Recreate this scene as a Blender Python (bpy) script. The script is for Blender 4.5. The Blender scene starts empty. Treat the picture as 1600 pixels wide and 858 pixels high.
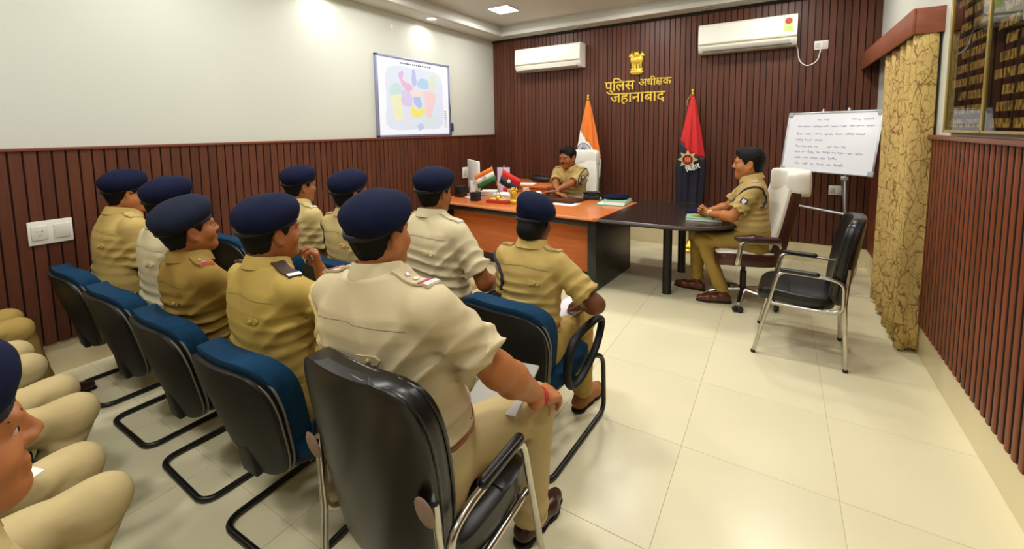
import bpy, bmesh, math, random
import numpy as np
from mathutils import Vector, Matrix
random.seed(7); np.random.seed(7)
PI = math.pi
SC = bpy.context.scene
COL = SC.collection

# ------------------------------------------------------------------ camera, exposure, world
cam_d = bpy.data.cameras.new('camera'); cam = bpy.data.objects.new('camera', cam_d); COL.objects.link(cam)
cam_d.sensor_width = 36.0; cam_d.sensor_fit = 'HORIZONTAL'
cam_d.lens = 674.825 / 1600 * 36.0
cam_d.shift_y = -(429 - 264.26) / 1600
cam_d.clip_start = 0.02
YAW, PITCH, ROLL = math.radians(31.8312), math.radians(5.1986), math.radians(-0.8253)
_f = Vector((-math.sin(YAW)*math.cos(PITCH), math.cos(YAW)*math.cos(PITCH), -math.sin(PITCH)))
_r = Vector((math.cos(YAW), math.sin(YAW), 0)); _u = _r.cross(_f)
_r2 = math.cos(ROLL)*_r + math.sin(ROLL)*_u; _u2 = -math.sin(ROLL)*_r + math.cos(ROLL)*_u
M = Matrix((_r2, _u2, -_f)).transposed().to_4x4(); M.translation = (0, 0, 1.65)
cam.matrix_world = M
SC.camera = cam
SC.view_settings.view_transform = 'Standard'; SC.view_settings.look = 'None'
SC.view_settings.exposure = 0.22; SC.view_settings.gamma = 1.0; SC.view_settings.use_curve_mapping = False
try: SC.cycles.use_denoising = True
except Exception: pass
SC.cycles.max_bounces = 6; SC.cycles.diffuse_bounces = 4; SC.cycles.glossy_bounces = 3
SC.cycles.caustics_reflective = False; SC.cycles.caustics_refractive = False

XL, XR, YB, YF = -4.235, 0.905, 6.266, -2.6
ZC, ZB, ZD = 3.155, 0.226, 1.575
PANEL_POWER, DOWN_POWER, AMBIENT = 15.5, 2.2, 0.03
world = bpy.data.worlds.new('room_air'); SC.world = world; world.use_nodes = True
world.node_tree.nodes['Background'].inputs[0].default_value = (1.0, 0.95, 0.86, 1)
world.node_tree.nodes['Background'].inputs[1].default_value = AMBIENT

# ------------------------------------------------------------------ helpers
def lin(c):
    c = c / 255.0
    return c / 12.92 if c <= 0.04045 else ((c + 0.055) / 1.055) ** 2.4
def rgb(r, g, b): return (lin(r), lin(g), lin(b), 1.0)
MATS = {}
def mat(name, col, rough=0.5, metal=0.0, spec=0.5, var=None, bump=None, coat=0.0, emit=None, trans=0.0, rand=0.0, grain=None, sheen=0.0, alpha=None):
    """procedural principled material; var=(scale,amount) mottles, bump=(scale,strength), grain=(sx,sy,sz,amount) streaks, rand = tint per object"""
    if name in MATS: return MATS[name]
    m = bpy.data.materials.new(name); m.use_nodes = True; nt = m.node_tree; N = nt.nodes; L = nt.links
    b = N['Principled BSDF']
    b.inputs['Base Color'].default_value = col; b.inputs['Roughness'].default_value = rough
    b.inputs['Metallic'].default_value = metal; b.inputs['Specular IOR Level'].default_value = spec
    b.inputs['Coat Weight'].default_value = coat; b.inputs['Coat Roughness'].default_value = 0.08
    if sheen: b.inputs['Sheen Weight'].default_value = sheen; b.inputs['Sheen Roughness'].default_value = 0.5
    if trans: b.inputs['Transmission Weight'].default_value = trans
    if alpha is not None: b.inputs['Alpha'].default_value = alpha
    if emit:
        b.inputs['Emission Color'].default_value = emit[0]; b.inputs['Emission Strength'].default_value = emit[1]
    tc = N.new('ShaderNodeTexCoord')
    src = None
    def mulcol(prev, fac_out, lo, hi):
        mr = N.new('ShaderNodeMapRange'); L.new(fac_out, mr.inputs[0])
        mr.inputs[1].default_value = 0.25; mr.inputs[2].default_value = 0.75
        mr.inputs[3].default_value = lo; mr.inputs[4].default_value = hi
        mx = N.new('ShaderNodeMix'); mx.data_type = 'RGBA'; mx.blend_type = 'MULTIPLY'; mx.inputs[0].default_value = 1.0
        if prev is None: mx.inputs[6].default_value = col
        else: L.new(prev, mx.inputs[6])
        cb = N.new('ShaderNodeCombineColor'); [L.new(mr.outputs[0], cb.inputs[i]) for i in range(3)]
        L.new(cb.outputs[0], mx.inputs[7]); return mx.outputs[2]
    if grain:
        mp = N.new('ShaderNodeMapping'); L.new(tc.outputs['Object'], mp.inputs[0]); mp.inputs['Scale'].default_value = grain[:3]
        if rand:
            oi = N.new('ShaderNodeObjectInfo'); mt = N.new('ShaderNodeMath'); mt.operation = 'MULTIPLY'; mt.inputs[1].default_value = 37.0
            L.new(oi.outputs['Random'], mt.inputs[0]); cx = N.new('ShaderNodeCombineXYZ'); [L.new(mt.outputs[0], cx.inputs[i]) for i in range(3)]
            L.new(cx.outputs[0], mp.inputs['Location'])
        nz = N.new('ShaderNodeTexNoise'); nz.inputs['Scale'].default_value = 1.0; nz.inputs['Detail'].default_value = 5; nz.inputs['Distortion'].default_value = 0.6
        L.new(mp.outputs[0], nz.inputs[0]); src = mulcol(src, nz.outputs[0], 1 - grain[3], 1 + grain[3])
    if var:
        nz = N.new('ShaderNodeTexNoise'); nz.inputs['Scale'].default_value = var[0]; nz.inputs['Detail'].default_value = 4
        L.new(tc.outputs['Object'], nz.inputs[0]); src = mulcol(src, nz.outputs[0], 1 - var[1], 1 + var[1])
    if rand:
        oi = N.new('ShaderNodeObjectInfo'); ma = N.new('ShaderNodeMath'); ma.operation = 'MULTIPLY_ADD'; ma.inputs[1].default_value = 0.5; ma.inputs[2].default_value = 0.25
        L.new(oi.outputs['Random'], ma.inputs[0]); src = mulcol(src, ma.outputs[0], 1 - rand, 1 + rand)
    if src is not None: L.new(src, b.inputs['Base Color'])
    if bump:
        nz = N.new('ShaderNodeTexNoise'); nz.inputs['Scale'].default_value = bump[0]; nz.inputs['Detail'].default_value = 3
        L.new(tc.outputs['Object'], nz.inputs[0]); bp = N.new('ShaderNodeBump'); bp.inputs['Strength'].default_value = bump[1]
        bp.inputs['Distance'].default_value = bump[2] if len(bump) > 2 else 0.002
        L.new(nz.outputs[0], bp.inputs['Height']); L.new(bp.outputs[0], b.inputs['Normal'])
    MATS[name] = m; return m

def obj_from(name, verts, faces, material=None, parent=None, smooth=True, angle=40, loc=None, rotz=0.0, mats=None, fmat=None):
    me = bpy.data.meshes.new(name)
    me.from_pydata([tuple(v) for v in verts], [], [tuple(f) for f in faces])
    return finish(name, me, material, parent, smooth, angle, loc, rotz, mats, fmat)
def finish(name, me, material=None, parent=None, smooth=True, angle=40, loc=None, rotz=0.0, mats=None, fmat=None):
    for m in (mats or ([material] if material else [])): me.materials.append(m)
    if fmat is not None: me.polygons.foreach_set('material_index', fmat)
    if smooth:
        me.polygons.foreach_set('use_smooth', [True] * len(me.polygons))
        if angle: me.set_sharp_from_angle(angle=math.radians(angle))
    me.update()
    o = bpy.data.objects.new(name, me); COL.objects.link(o)
    if parent is not None: o.parent = parent
    if loc is not None: o.location = loc
    if rotz: o.rotation_euler = (0, 0, rotz)
    return o
def empty(name, loc=(0, 0, 0), rotz=0.0, parent=None):
    o = bpy.data.objects.new(name, None); COL.objects.link(o); o.location = loc; o.rotation_euler = (0, 0, rotz)
    o.empty_display_size = 0.05
    if parent is not None: o.parent = parent
    return o
def tag(o, label, cat, group=None):
    o['label'] = label; o['category'] = cat
    if group: o['group'] = group
    return o
def struct(o): o['kind'] = 'structure'; return o
def copy_obj(o, parent=None, loc=None, rotz=None):
    c = o.copy(); COL.objects.link(c)
    if parent is not None: c.parent = parent
    if loc is not None: c.location = loc
    if rotz is not None: c.rotation_euler = (0, 0, rotz)
    return c
def copy_tree(o, parent=None):
    c = o.copy(); COL.objects.link(c); c.parent = parent
    for ch in list(o.children): copy_tree(ch, c)
    return c

class MB:
    """collects simple solids of ONE part"""
    def __init__(s): s.v = []; s.f = []; s.fm = []
    def raw(s, v, f, m=0):
        n = len(s.v); s.v += [tuple(p) for p in v]; s.f += [tuple(i + n for i in q) for q in f]; s.fm += [m] * len(f); return s
    def box(s, lo, hi, bev=0.0, seg=2, R=None, m=0):
        lo = Vector(lo); hi = Vector(hi); c = (lo + hi) / 2; d = hi - lo
        bm = bmesh.new(); bmesh.ops.create_cube(bm, size=1.0)
        for v in bm.verts: v.co = Vector((v.co.x*d.x, v.co.y*d.y, v.co.z*d.z))
        if bev: bmesh.ops.bevel(bm, geom=bm.edges[:], offset=min(bev, min(d)*0.49), segments=seg, profile=0.5, affect='EDGES')
        bm.verts.index_update()
        vs = [(R @ v.co if R else v.co) + c for v in bm.verts]; fs = [[v.index for v in f.verts] for f in bm.faces]
        bm.free(); return s.raw(vs, fs, m)
    def tube(s, pts, r, n=10, closed=False, flat=None, caps=True, m=0):
        """swept circle; r number or list; flat=(a,b) elliptical section a along 'side', b along 'up'"""
        P = [Vector(p) for p in pts]; k = len(P)
        R_ = r if isinstance(r, (list, tuple)) else [r] * k
        T = []
        for i in range(k):
            a = P[(i - 1) % k] if (closed or i > 0) else P[i]; b = P[(i + 1) % k] if (closed or i < k - 1) else P[i]
            t = (b - a); T.append(t.normalized() if t.length > 1e-9 else Vector((0, 0, 1)))
        up = Vector((0, 0, 1)) if abs(T[0].z) < 0.9 else Vector((1, 0, 0))
        side = T[0].cross(up).normalized(); vs = []; fs = []
        for i in range(k):
            side = (side - T[i] * side.dot(T[i]))
            side = side.normalized() if side.length > 1e-6 else T[i].orthogonal().normalized()
            up2 = side.cross(T[i]).normalized()
            fa, fb = flat if flat else (1, 1)
            for j in range(n):
                a = 2 * PI * j / n; vs.append(P[i] + side * (math.cos(a) * R_[i] * fa) + up2 * (math.sin(a) * R_[i] * fb))
        for i in range(k if closed else k - 1):
            i2 = (i + 1) % k
            for j in range(n): fs.append((i*n + j, i*n + (j+1) % n, i2*n + (j+1) % n, i2*n + j))
        if caps and not closed:
            fs.append(tuple(range(n - 1, -1, -1))); fs.append(tuple((k-1)*n + j for j in range(n)))
        return s.raw(vs, fs, m)
    def lathe(s, prof, c=(0, 0, 0), n=20, R=None, m=0):
        vs = []; fs = []; k = len(prof); c = Vector(c)
        for r, z in prof:
            for j in range(n):
                a = 2*PI*j/n; p = Vector((r*math.cos(a), r*math.sin(a), z)); vs.append((R @ p if R else p) + c)
        for i in range(k - 1):
            for j in range(n): fs.append((i*n + j, i*n + (j+1) % n, (i+1)*n + (j+1) % n, (i+1)*n + j))
        fs.append(tuple(range(n - 1, -1, -1))); fs.append(tuple((k-1)*n + j for j in range(n)))
        return s.raw(vs, fs, m)
    def prism(s, pts, lo, hi, axis='z', m=0):
        k = len(pts)
        def mk(p, h): return (p[0], p[1], h) if axis == 'z' else ((p[0], h, p[1]) if axis == 'y' else (h, p[0], p[1]))
        vs = [mk(p, lo) for p in pts] + [mk(p, hi) for p in pts]
        fs = [tuple(range(k - 1, -1, -1)), tuple(range(k, 2*k))] + [(i, (i+1) % k, (i+1) % k + k, i + k) for i in range(k)]
        return s.raw(vs, fs, m)
    def sphere(s, c, r, nu=14, nv=8, R=None, m=0):
        r = r if isinstance(r, (tuple, list)) else (r, r, r); vs = []; fs = []; c = Vector(c)
        for i in range(nv + 1):
            th = PI * i / nv
            for j in range(nu):
                a = 2*PI*j/nu; p = Vector((r[0]*math.sin(th)*math.cos(a), r[1]*math.sin(th)*math.sin(a), r[2]*math.cos(th))); vs.append((R @ p if R else p) + c)
        for i in range(nv):
            for j in range(nu): fs.append((i*nu + j, (i+1)*nu + j, (i+1)*nu + (j+1) % nu, i*nu + (j+1) % nu))
        return s.raw(vs, fs, m)
    def build(s, name, material, parent=None, smooth=True, angle=40, loc=None, rotz=0.0, mats=None):
        o = obj_from(name, s.v, s.f, material, parent, smooth, angle, loc, rotz, mats, s.fm if mats else None)
        bm = bmesh.new(); bm.from_mesh(o.data); bmesh.ops.recalc_face_normals(bm, faces=bm.faces[:]); bm.to_mesh(o.data); bm.free()
        if smooth and angle: o.data.set_sharp_from_angle(angle=math.radians(angle))
        return o
def arc(path, r=0.05, n=6):
    """round the corners of a polyline"""
    P = [Vector(p) for p in path]; out = [P[0]]
    for i in range(1, len(P) - 1):
        a, b, c = P[i-1], P[i], P[i+1]; d1 = (a - b); d2 = (c - b); rr = min(r, d1.length*0.49, d2.length*0.49)
        p0 = b + d1.normalized()*rr; p1 = b + d2.normalized()*rr
        for k in range(n + 1):
            t = k / n; out.append((1-t)**2 * p0 + 2*t*(1-t) * b + t*t * p1)
    out.append(P[-1]); return out
def catmull(P, n=8, closed=False):
    P = [Vector(p) for p in P]; k = len(P); out = []
    for i in range(k if closed else k - 1):
        p0 = P[(i-1) % k] if closed or i > 0 else P[i]; p1 = P[i]; p2 = P[(i+1) % k]; p3 = P[(i+2) % k] if closed or i + 2 < k else P[(i+1) % k]
        for j in range(n):
            t = j / n
            out.append(0.5*((2*p1) + (p2-p0)*t + (2*p0-5*p1+4*p2-p3)*t*t + (3*p1-p0-3*p2+p3)*t**3))
    if not closed: out.append(P[-1])
    return out
def RX(a): return Matrix.Rotation(a, 3, 'X')
def RY(a): return Matrix.Rotation(a, 3, 'Y')
def RZ(a): return Matrix.Rotation(a, 3, 'Z')
def text_mesh(name, body, size, extrude, material, parent, loc, rot, align='LEFT', bold=0.0, spacing=1.0):
    c = bpy.data.curves.new(name, 'FONT'); c.body = body; c.size = size; c.extrude = extrude; c.offset = bold; c.align_x = align; c.resolution_u = 3; c.space_character = spacing
    t = bpy.data.objects.new(name + '_src', c); COL.objects.link(t); bpy.context.view_layer.update()
    dg = bpy.context.evaluated_depsgraph_get(); me = bpy.data.meshes.new_from_object(t.evaluated_get(dg)); me.name = name
    bpy.data.objects.remove(t); bpy.data.curves.remove(c)
    me.materials.clear(); me.materials.append(material)
    o = bpy.data.objects.new(name, me); COL.objects.link(o); o.parent = parent; o.location = loc; o.rotation_euler = rot
    return o

# ------------------------------------------------------------------ signed-distance modelling for bodies, cloth and other soft shapes
class Grid:
    def __init__(s, lo, hi, h):
        s.h = h; s.o = np.array(lo, np.float32); n = np.ceil((np.array(hi) - np.array(lo)) / h).astype(int) + 1
        s.n = n; s.a = np.full(tuple(n), 1.0, np.float32)
        s.ax = [s.o[i] + h * np.arange(n[i], dtype=np.float32) for i in range(3)]
    def blk(s, lo, hi):
        sl = []
        for i in range(3):
            a = int(max(0, math.floor((lo[i] - s.o[i]) / s.h))); b = int(min(s.n[i], math.ceil((hi[i] - s.o[i]) / s.h) + 1)); sl.append(slice(a, max(a, b)))
        return tuple(sl), s.ax[0][sl[0]][:, None, None], s.ax[1][sl[1]][None, :, None], s.ax[2][sl[2]][None, None, :]
    def put(s, fn, lo, hi, k=0.0, sub=False):
        pad = k + 2.5 * s.h; lo = np.array(lo) - pad; hi = np.array(hi) + pad
        sl, X, Y, Z = s.blk(lo, hi)
        if any(q.stop <= q.start for q in sl): return s
        d = fn(X, Y, Z); a = s.a[sl]
        if sub:
            d = -d
            r = np.maximum(a, d) + (np.maximum(k - np.abs(a - d), 0) ** 2 / (4 * k) if k else 0)
        else:
            r = np.minimum(a, d) - (np.maximum(k - np.abs(a - d), 0) ** 2 / (4 * k) if k else 0)
        s.a[sl] = r; return s
    def rc(s, a, b, r1, r2, k=0.02, sub=False):
        a = np.array(a, np.float32); b = np.array(b, np.float32); ab = b - a; l2 = max(float(ab @ ab), 1e-9)
        def fn(X, Y, Z):
            t = np.clip(((X - a[0])*ab[0] + (Y - a[1])*ab[1] + (Z - a[2])*ab[2]) / l2, 0, 1)
            return np.sqrt((X - a[0] - t*ab[0])**2 + (Y - a[1] - t*ab[1])**2 + (Z - a[2] - t*ab[2])**2) - (r1 + (r2 - r1)*t)
        R = max(r1, r2); return s.put(fn, np.minimum(a, b) - R, np.maximum(a, b) + R, k, sub)
    def chain(s, pts, rs, k=0.02, kk=None):
        for i in range(len(pts) - 1): s.rc(pts[i], pts[i+1], rs[i], rs[i+1], k if i == 0 or kk is None else kk)
        return s
    def ell(s, c, r, k=0.02, R=None, sub=False):
        c = np.array(c, np.float32); r = np.array(r if hasattr(r, '__len__') else (r, r, r), np.float32); Rm = np.array(R, np.float32) if R is not None else None
        def fn(X, Y, Z):
            x, y, z = X - c[0], Y - c[1], Z - c[2]
            if Rm is not None: x, y, z = (Rm[0, 0]*x + Rm[1, 0]*y + Rm[2, 0]*z, Rm[0, 1]*x + Rm[1, 1]*y + Rm[2, 1]*z, Rm[0, 2]*x + Rm[1, 2]*y + Rm[2, 2]*z)
            k0 = np.sqrt((x/r[0])**2 + (y/r[1])**2 + (z/r[2])**2); k1 = np.sqrt((x/r[0]**2)**2 + (y/r[1]**2)**2 + (z/r[2]**2)**2) + 1e-6
            return k0 * (k0 - 1) / k1
        m = float(r.max()) if Rm is not None else r
        return s.put(fn, c - m, c + m, k, sub)
    def loft(s, o, R, tab, grow=0.0, k=0.02, z0=None, z1=None, p=2.3):
        """stack of super-ellipses along local z: rows (z, half width, half depth, centre y)"""
        o = np.array(o, np.float32); Rm = np.array(R, np.float32); T = np.array(tab, np.float32)
        z0 = T[0, 0] if z0 is None else z0; z1 = T[-1, 0] if z1 is None else z1
        def fn(X, Y, Z):
            x, y, z = X - o[0], Y - o[1], Z - o[2]
            x, y, z = (Rm[0, 0]*x + Rm[1, 0]*y + Rm[2, 0]*z, Rm[0, 1]*x + Rm[1, 1]*y + Rm[2, 1]*z, Rm[0, 2]*x + Rm[1, 2]*y + Rm[2, 2]*z)
            a = np.interp(z, T[:, 0], T[:, 1]).astype(np.float32) + grow; b = np.interp(z, T[:, 0], T[:, 2]).astype(np.float32) + grow; c = np.interp(z, T[:, 0], T[:, 3]).astype(np.float32)
            yy = y - c; q = (np.abs(x/a)**p + np.abs(yy/b)**p) ** (1/p) + 1e-6
            g = np.sqrt((x/(a*a))**2 + (yy/(b*b))**2) + 1e-5; r = np.sqrt((x/a)**2 + (yy/b)**2)
            d = (q - 1) * np.maximum(r, 0.3) / g
            return np.maximum(np.maximum(d, z0 - z), z - z1)
        m = max(T[:, 1].max(), (T[:, 2] + np.abs(T[:, 3])).max()) + grow
        c0 = o + Rm @ np.array((0, 0, z0)); c1 = o + Rm @ np.array((0, 0, z1))
        return s.put(fn, np.minimum(c0, c1) - m, np.maximum(c0, c1) + m, k)
    def cut(s, p, n):
        """keep only the side the normal n points away from"""
        p = np.array(p); n = np.array(n) / np.linalg.norm(n)
        d = (s.ax[0][:, None, None] - p[0])*n[0] + (s.ax[1][None, :, None] - p[1])*n[1] + (s.ax[2][None, None, :] - p[2])*n[2]
        s.a = np.maximum(s.a, d.astype(np.float32)); return s
    def coords(s): return s.ax[0][:, None, None], s.ax[1][None, :, None], s.ax[2][None, None, :]
    def at(s, p):
        q = (np.array(p) - s.o) / s.h; i = np.floor(q).astype(int)
        if (i < 0).any() or (i >= s.n - 1).any(): return 1.0
        f = q - i; v = s.a[i[0]:i[0]+2, i[1]:i[1]+2, i[2]:i[2]+2]
        v = v[0]*(1-f[0]) + v[1]*f[0]; v = v[0]*(1-f[1]) + v[1]*f[1]; return float(v[0]*(1-f[2]) + v[1]*f[2])
    def hit(s, p, d, far=0.6, off=0.0):
        """first surface met from p along d"""
        p = np.array(p, float); d = np.array(d, float); d /= np.linalg.norm(d); t = 0.0
        while t < far:
            v = s.at(p + d*t)
            if v < 0.0005: return Vector(p + d*(t - off))
            t += max(0.0015, min(v*0.7, 0.02))
        return None
    def nets(s, smooth=1):
        a = s.a; S = a < 0; n = s.n
        cnt = np.zeros(tuple(n - 1), np.int8)
        for dx in (0, 1):
            for dy in (0, 1):
                for dz in (0, 1): cnt += S[dx:n[0]-1+dx, dy:n[1]-1+dy, dz:n[2]-1+dz]
        act = np.argwhere((cnt > 0) & (cnt < 8))
        if len(act) == 0: return np.zeros((0, 3)), np.zeros((0, 4), int)
        I, J, K = act.T; cor = [(0,0,0),(1,0,0),(0,1,0),(1,1,0),(0,0,1),(1,0,1),(0,1,1),(1,1,1)]
        V = np.stack([a[I+c[0], J+c[1], K+c[2]] for c in cor], 1)
        acc = np.zeros((len(act), 3), np.float32); num = np.zeros(len(act), np.float32)
        for e0, e1 in ((0,1),(2,3),(4,5),(6,7),(0,2),(1,3),(4,6),(5,7),(0,4),(1,5),(2,6),(3,7)):
            m = (V[:, e0] < 0) != (V[:, e1] < 0); den = V[:, e0] - V[:, e1]
            t = np.where(m, V[:, e0] / np.where(np.abs(den) < 1e-9, 1e-9, den), 0)[:, None]
            p = np.array(cor[e0], np.float32) + t * (np.array(cor[e1], np.float32) - np.array(cor[e0], np.float32))
            acc += np.where(m[:, None], p, 0); num += m
        verts = s.o + (act + acc / num[:, None]) * s.h
        idx = np.full(tuple(n - 1), -1, np.int32); idx[I, J, K] = np.arange(len(act)); F = []
        for ax in range(3):
            A = np.moveaxis(S, ax, 0); ID = np.moveaxis(idx, ax, 0)
            ch = A[:-1] != A[1:]; ch[:, 0, :] = False; ch[:, :, 0] = False; ch[:, -1, :] = False; ch[:, :, -1] = False
            q = np.argwhere(ch); 
            if len(q) == 0: continue
            i, j, k = q.T; f = np.stack([ID[i, j-1, k-1], ID[i, j, k-1], ID[i, j, k], ID[i, j-1, k]], 1)
            neg = A[i, j, k] if ax != 1 else ~A[i, j, k]
            f[~neg] = f[~neg][:, ::-1]; F.append(f)
        F = np.concatenate(F); F = F[(F >= 0).all(1)]
        for it in range(smooth):
            sm = np.zeros_like(verts); c = np.zeros(len(verts))
            for x, y in ((0, 1), (1, 2), (2, 3), (3, 0)):
                for p, q in ((x, y), (y, x)):
                    for d in range(3): sm[:, d] += np.bincount(F[:, p], verts[F[:, q], d], len(verts))
                    c += np.bincount(F[:, p], minlength=len(verts))
            verts = verts + 0.5 * (sm / np.maximum(c, 1)[:, None] - verts)
        return verts, F
def mesh_np(name, parts):
    vs = []; fs = []; n = 0
    for v, f in parts: vs.append(v); fs.append(f + n); n += len(v)
    v = np.concatenate(vs).astype(np.float32); f = np.concatenate(fs).astype(np.int32)
    me = bpy.data.meshes.new(name); me.vertices.add(len(v)); me.vertices.foreach_set('co', v.ravel())
    me.loops.add(f.size); me.loops.foreach_set('vertex_index', f.ravel()); me.polygons.add(len(f))
    me.polygons.foreach_set('loop_start', np.arange(0, f.size, 4, dtype=np.int32))
    me.update(calc_edges=True); me.validate(); return me
def soft(name, grids, material, parent=None, smooth=1, loc=None, rotz=0.0):
    gs = grids if isinstance(grids, list) else [grids]
    return finish(name, mesh_np(name, [g.nets(smooth) for g in gs]), material, parent, True, 0, loc, rotz)
# ------------------------------------------------------------------ materials of the room
m_slat  = mat('dark_wood_laminate', rgb(90, 50, 34), 0.42, grain=(60, 60, 3, 0.22), rand=0.16, spec=0.35)
m_slatR = mat('reddish_wood_laminate', rgb(118, 60, 34), 0.42, grain=(60, 60, 3, 0.22), rand=0.12, spec=0.35)
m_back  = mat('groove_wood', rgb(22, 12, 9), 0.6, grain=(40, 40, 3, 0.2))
m_rail  = mat('rail_wood', rgb(116, 62, 40), 0.35, grain=(30, 2, 30, 0.2))
m_white = mat('white_wall_paint', rgb(204, 207, 197), 0.6, var=(1.2, 0.02), bump=(60, 0.08, 0.002))
m_ceil  = mat('white_ceiling_paint', rgb(214, 214, 206), 0.75, var=(0.9, 0.02))
m_base  = mat('cream_skirting_tile', rgb(222, 208, 170), 0.25, var=(3, 0.04))
m_tile  = mat('cream_vitrified_tile', rgb(232, 224, 188), 0.27, var=(1.3, 0.03), rand=0.012, spec=0.5)
m_grout = mat('grout', rgb(200, 188, 148), 0.8, var=(20, 0.05))
m_led   = mat('led_panel', rgb(255, 255, 250), 0.5, emit=((1.0, 0.98, 0.93, 1), 9.0))
m_ledoff= mat('downlight_lens_off', rgb(190, 186, 172), 0.4, var=(30, 0.03))
m_plastic=mat('white_plastic', rgb(232, 230, 222), 0.35, var=(8, 0.015))
m_black = mat('black_plastic', rgb(22, 22, 23), 0.45, var=(20, 0.1))
m_gold  = mat('gold_metal', rgb(214, 168, 60), 0.3, metal=0.85, var=(25, 0.1))
m_gold2 = mat('gold_paint', rgb(224, 190, 70), 0.35, metal=0.35, var=(25, 0.08))

# ------------------------------------------------------------------ floor
TS = 0.66
floor = MB().box((XL - .1, YF - .1, -.06), (XR + .1, YB + .1, -.003)).build('floor', m_grout, smooth=False); struct(floor)
tile0 = None
xs = [-0.38 + TS*k for k in range(-7, 3)]; ys = [2.245 + TS*k for k in range(-8, 8)]
tile_cache = {}
for x in xs:
    for y in ys:
        x0, x1, y0, y1 = max(x, XL), min(x + TS, XR), max(y, YF), min(y + TS, YB)
        if x1 - x0 < .02 or y1 - y0 < .02: continue
        key = (round(x1-x0, 3), round(y1-y0, 3))
        if key not in tile_cache:
            t = MB().box((-(x1-x0)/2 + .0011, -(y1-y0)/2 + .0011, -.008), ((x1-x0)/2 - .0011, (y1-y0)/2 - .0011, 0), .0008, 1).build('tile', m_tile, floor, smooth=False)
            tile_cache[key] = t; t.location = ((x0+x1)/2, (y0+y1)/2, 0)
        else: copy_obj(tile_cache[key], floor, ((x0+x1)/2, (y0+y1)/2, 0))

# ------------------------------------------------------------------ walls with slats
SP_ = 0.0675
wl = struct(MB().box((XL - .12, YF - .12, -.05), (XL, YB + .12, ZC + .4)).build('wall_left', m_white, smooth=False))
wb = struct(MB().box((XL, YB, -.05), (XR, YB + .12, ZC + .4)).build('wall_back', m_back, smooth=False))
wr = struct(MB().box((XR, YF - .12, -.05), (XR + .12, YB + .12, ZC + .4)).build('wall_right', m_white, smooth=False))
wf = struct(MB().box((XL, YF - .12, -.05), (XR, YF, ZC + .4)).build('wall_front', m_white, smooth=False))
def slat_mesh(name, h, material, round_=False):
    w, d = SP_ * .5, .016
    if round_: prof = [(-w*.64, 0), (-w*.62, .006), (-w*.5, .0095), (-w*.25, .0105), (0, .011), (w*.25, .0105), (w*.5, .0095), (w*.62, .006), (w*.64, 0)]
    else: prof = [(-w + .004, 0), (-w + .004, d - .003), (-w + .007, d), (w - .006, d), (w - .004, d - .003), (w - .004, 0)]
    mb = MB().prism(prof, 0, h)
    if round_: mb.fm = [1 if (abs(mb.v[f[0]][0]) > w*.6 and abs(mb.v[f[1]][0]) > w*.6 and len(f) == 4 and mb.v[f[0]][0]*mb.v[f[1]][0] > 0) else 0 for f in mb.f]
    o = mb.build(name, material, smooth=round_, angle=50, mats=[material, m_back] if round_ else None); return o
TH = .012
struct(MB().box((XL, YF, ZB), (XL + TH, YB, ZD - .02)).build('trim_1', m_back, smooth=False)).name = 'trim_1'
struct(MB().box((XR - TH, YF, ZB), (XR, YB, ZD - .02)).build('trim_2', m_back, smooth=False))
# left dado: slats face +x
o0 = slat_mesh('slat', ZD - .022 - ZB, m_slat)
n = int((YB - YF) / SP_); first = True
for i in range(n):
    y = YB - .02 - SP_*(i + .5)
    o = o0 if first else copy_obj(o0); first = False
    o.parent = wl; o.location = (XL + TH, y, ZB); o.rotation_euler = (0, 0, -PI/2)
o1 = slat_mesh('slat', ZC - ZB, m_slat); first = True
for i in range(int((XR - XL) / SP_) + 1):
    x = XL + TH + SP_*(i + .5)
    if x > XR - .03: break
    o = o1 if first else copy_obj(o1); first = False
    o.parent = wb; o.location = (x, YB, ZB); o.rotation_euler = (0, 0, PI)
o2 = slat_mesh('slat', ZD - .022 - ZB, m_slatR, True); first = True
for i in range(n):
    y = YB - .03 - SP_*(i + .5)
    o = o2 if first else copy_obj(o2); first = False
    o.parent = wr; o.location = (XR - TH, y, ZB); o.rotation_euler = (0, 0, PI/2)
struct(MB().box((XL, YF, ZD - .022), (XL + .04, YB - .018, ZD), .004).build('trim_3', m_rail))
struct(MB().box((XR - .045, YF, ZD - .028), (XR, YB - .018, ZD), .004).build('trim_4', m_rail))
struct(MB().box((XL, YF, 0), (XL + .012, YB, ZB), .002, 1).build('baseboard_left', m_base))
struct(MB().box((XL + .012, YB - .012, 0), (XR - .012, YB, ZB), .002, 1).build('baseboard_back', m_base))
struct(MB().box((XR - .012, YF, 0), (XR, YB, ZB), .002, 1).build('baseboard_right', m_base))

# ------------------------------------------------------------------ ceiling: dropped border, lip, raised tray
BL, BB = .345, .27
cl = MB().box((XL, YF, ZC + .17), (XR, YB, ZC + .25)); struct(cl.build('ceiling', m_ceil, smooth=False))
bd = MB()
bd.box((XL, YF, ZC), (XL + BL - .05, YB, ZC + .17)).box((XR - BL + .05, YF, ZC), (XR, YB, ZC + .17))
bd.box((XL + BL - .05, YB - BB + .05, ZC), (XR - BL + .05, YB, ZC + .17)).box((XL + BL - .05, YF, ZC), (XR - BL + .05, YF + BB, ZC + .17))
struct(bd.build('trim_5', m_ceil, smooth=False))
lp = MB().box((XL + BL - .06, YF + BB, ZC), (XL + BL, YB - BB, ZC + .06), .004).box((XR - BL, YF + BB, ZC), (XR - BL + .06, YB - BB, ZC + .06), .004).box((XL + BL - .06, YB - BB, ZC), (XR - BL + .06, YB - BB + .06, ZC + .06), .004)
struct(lp.build('trim_6', m_ceil))
struct(MB().box((XL, YB - .03, ZC - .035), (XR, YB - .017, ZC), .002, 1).build('trim_7', m_back))

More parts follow.
